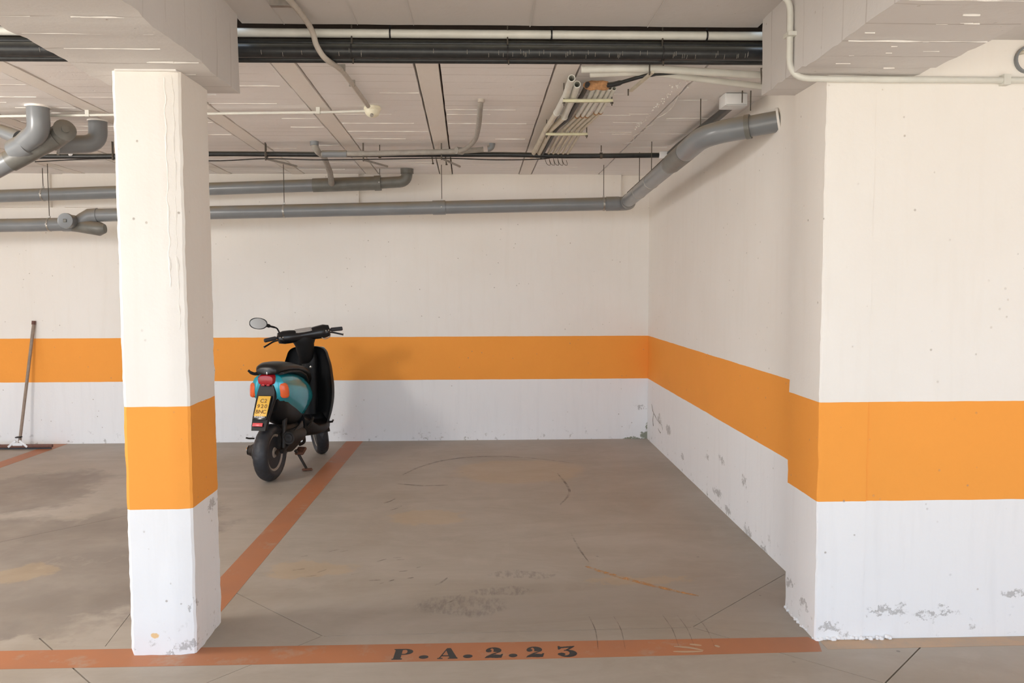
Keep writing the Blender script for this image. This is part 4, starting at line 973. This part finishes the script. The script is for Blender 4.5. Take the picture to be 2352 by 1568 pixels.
sh2 = [(z, hw * .72, yc + .045, bk_ * .4) for z, hw, yc, bk_ in sh[1:-4]]
B(MB().loft([shield_row(z, hw, yc, bk_, .06) for z, hw, yc, bk_ in sh2]), 'front_fairing', 'teal')
B(MB().loft([srow(.80, .060, .40, .46)] and [[(math.cos(a) * w_, y + math.sin(a) * d_, z) for a in [2 * PI * i / 20 for i in range(20)]] for z, w_, y, d_ in ((.42, .06, .90, .05), (.60, .075, .89, .05), (.80, .085, .875, .055), (.95, .085, .87, .055), (1.02, .06, .865, .05), (1.05, .045, .86, .04))]), 'glove_box', 'bplastic')
B(MB().lathe([(-.02, .002), (-.018, .010), (0, .013)], (.045, .815, .865), 'y', 12), 'ignition_lock', 'steel')
# handlebar, turned to the left
hz = 1.168
col_ = MB().loft([[(math.cos(a) * w_, y + math.sin(a) * d_, z) for a in [2 * PI * i / 20 for i in range(20)]] for z, w_, y, d_ in ((.90, .06, .93, .04), (.97, .070, .880, .045), (1.03, .082, .868, .055), (1.07, .085, .860, .060), (1.10, .098, .852, .066), (1.14, .13, .846, .064), (1.165, .15, .842, .060))])
B(col_.xf(ST2), 'steering_column', 'bplastic')
cov = []
for x, y, zc, hy, hz_ in ((-.236, .812, 1.168, .020, .026), (-.228, .812, 1.168, .036, .048), (-.18, .814, 1.168, .048, .060), (-.12, .824, 1.166, .057, .060), (-.05, .84, 1.164, .064, .052), (0, .845, 1.164, .067, .050), (.05, .84, 1.164, .064, .052), (.12, .824, 1.166, .057, .060), (.18, .814, 1.168, .048, .064), (.228, .812, 1.168, .036, .052), (.236, .812, 1.168, .020, .026)):
    cov.append([(x, y + math.copysign(abs(math.cos(a)) ** .8, math.cos(a)) * hy, zc + math.copysign(abs(math.sin(a)) ** .8, math.sin(a)) * hz_) for a in [2 * PI * i / 18 for i in range(18)]])
hb = B(MB().loft(cov).xf(ST2), 'handlebar_cover', 'bgloss')
B(MB().cbox((0, .800, 1.205), (.155, .050, .016), Matrix.Rotation(.75, 4, 'X'), .006).xf(ST2), 'speedometer', 'lcd', hb)
for s_ in (-1, 1):
    B(MB().cbox((s_ * .205, .795, 1.160), (.055, .055, .062), bev=.012).xf(ST2), 'switch_housing', 'bgloss', hb)
    for q_ in (0, 1): B(MB().cbox((s_ * .205 - .012 + q_ * .024, .764, 1.172 - .0 * q_), (.013, .008, .012), bev=.003).xf(ST2), 'switch', 'alu', hb)
    B(MB().tube([(s_ * .225, .812, 1.172), (s_ * .245, .811, 1.172), (s_ * .25, .811, 1.172), (s_ * .347, .801, 1.167), (s_ * .353, .800, 1.167)], [.012, .012, .0185, .0185, .012], 16).xf(ST2), 'grip', 'rubber', label='black rubber grip')
    B(MB().tube(smooth_path([(s_ * .225, .835, 1.150), (s_ * .27, .862, 1.142), (s_ * .315, .850, 1.125), (s_ * .358, .836, 1.108)], 4), [.008] * 12 + [.011], 10).xf(ST2), 'brake_lever', 'bgloss')
B(MB().tube(smooth_path([(.14, .80, 1.13), (.17, .77, 1.10), (.215, .78, 1.108), (.235, .80, 1.13)], 5), .004, 6).xf(ST2), 'brake_cable', 'steel')
# mirror on the left
ms = B(MB().tube(smooth_path([(-.205, .82, 1.20), (-.215, .82, 1.235), (-.23, .815, 1.262), (-.28, .80, 1.285), (-.312, .795, 1.30)], 5), [.007] * 12 + [.009] * 4 + [.016] * 5, 10).xf(ST2), 'mirror_arm', 'bplastic')
def oval(c, rx, rz, th_, ri=1.0):
    rings = []
    for (d, k_) in ((-th_, .985), (-th_ * .8, 1.0), (0, 1.0), (th_, .85), (th_ * 1.8, .5)):
        rings.append([(c[0] + math.copysign(abs(math.cos(a)) ** .9, math.cos(a)) * rx * k_ * ri, c[1] + d, c[2] + math.copysign(abs(math.sin(a)) ** .85, math.sin(a)) * rz * k_ * ri) for a in [2 * PI * i / 28 for i in range(28)]])
    return MB().loft(rings)
MRM = Matrix.Translation((-.378, .79, 1.325)) @ Matrix.Rotation(math.radians(14), 4, 'Y') @ Matrix.Rotation(math.radians(-10), 4, 'Z')
B(oval((0, 0, 0), .077, .051, .012).xf(MRM).xf(ST2), 'mirror_housing', 'bplastic', ms)
mg = MB().loft([[(math.cos(a) * .0715 * k_, -.0125 - d, math.sin(a) * .046 * k_) for a in [2 * PI * i / 28 for i in range(28)]] for d, k_ in ((0, 1), (.0015, .99))])
B(mg.xf(MRM).xf(ST2), 'mirror_glass', 'mirror', ms)
# grab handle at the tail, footpeg
for s_ in (-1, 1):
    B(MB().tube(smooth_path([(s_ * .09, .02, .885), (s_ * .12, .0, .885), (s_ * .142, -.02, .898), (s_ * .160, -.03, .918)], 4), [.013] * 9 + [.010] * 4, 10), 'grab_handle', 'bplastic') if s_ < 0 else None
B(MB().tube([(.12, .50, .36), (.16, .50, .40), (.155, .56, .44)], [.014, .012, .010], 10), 'passenger_peg', 'engine')
B(MB().tube([(.12, .93, .33), (.195, .935, .342), (.202, .935, .36)], [.010, .010, .008], 8), 'side_bolt', 'engine')
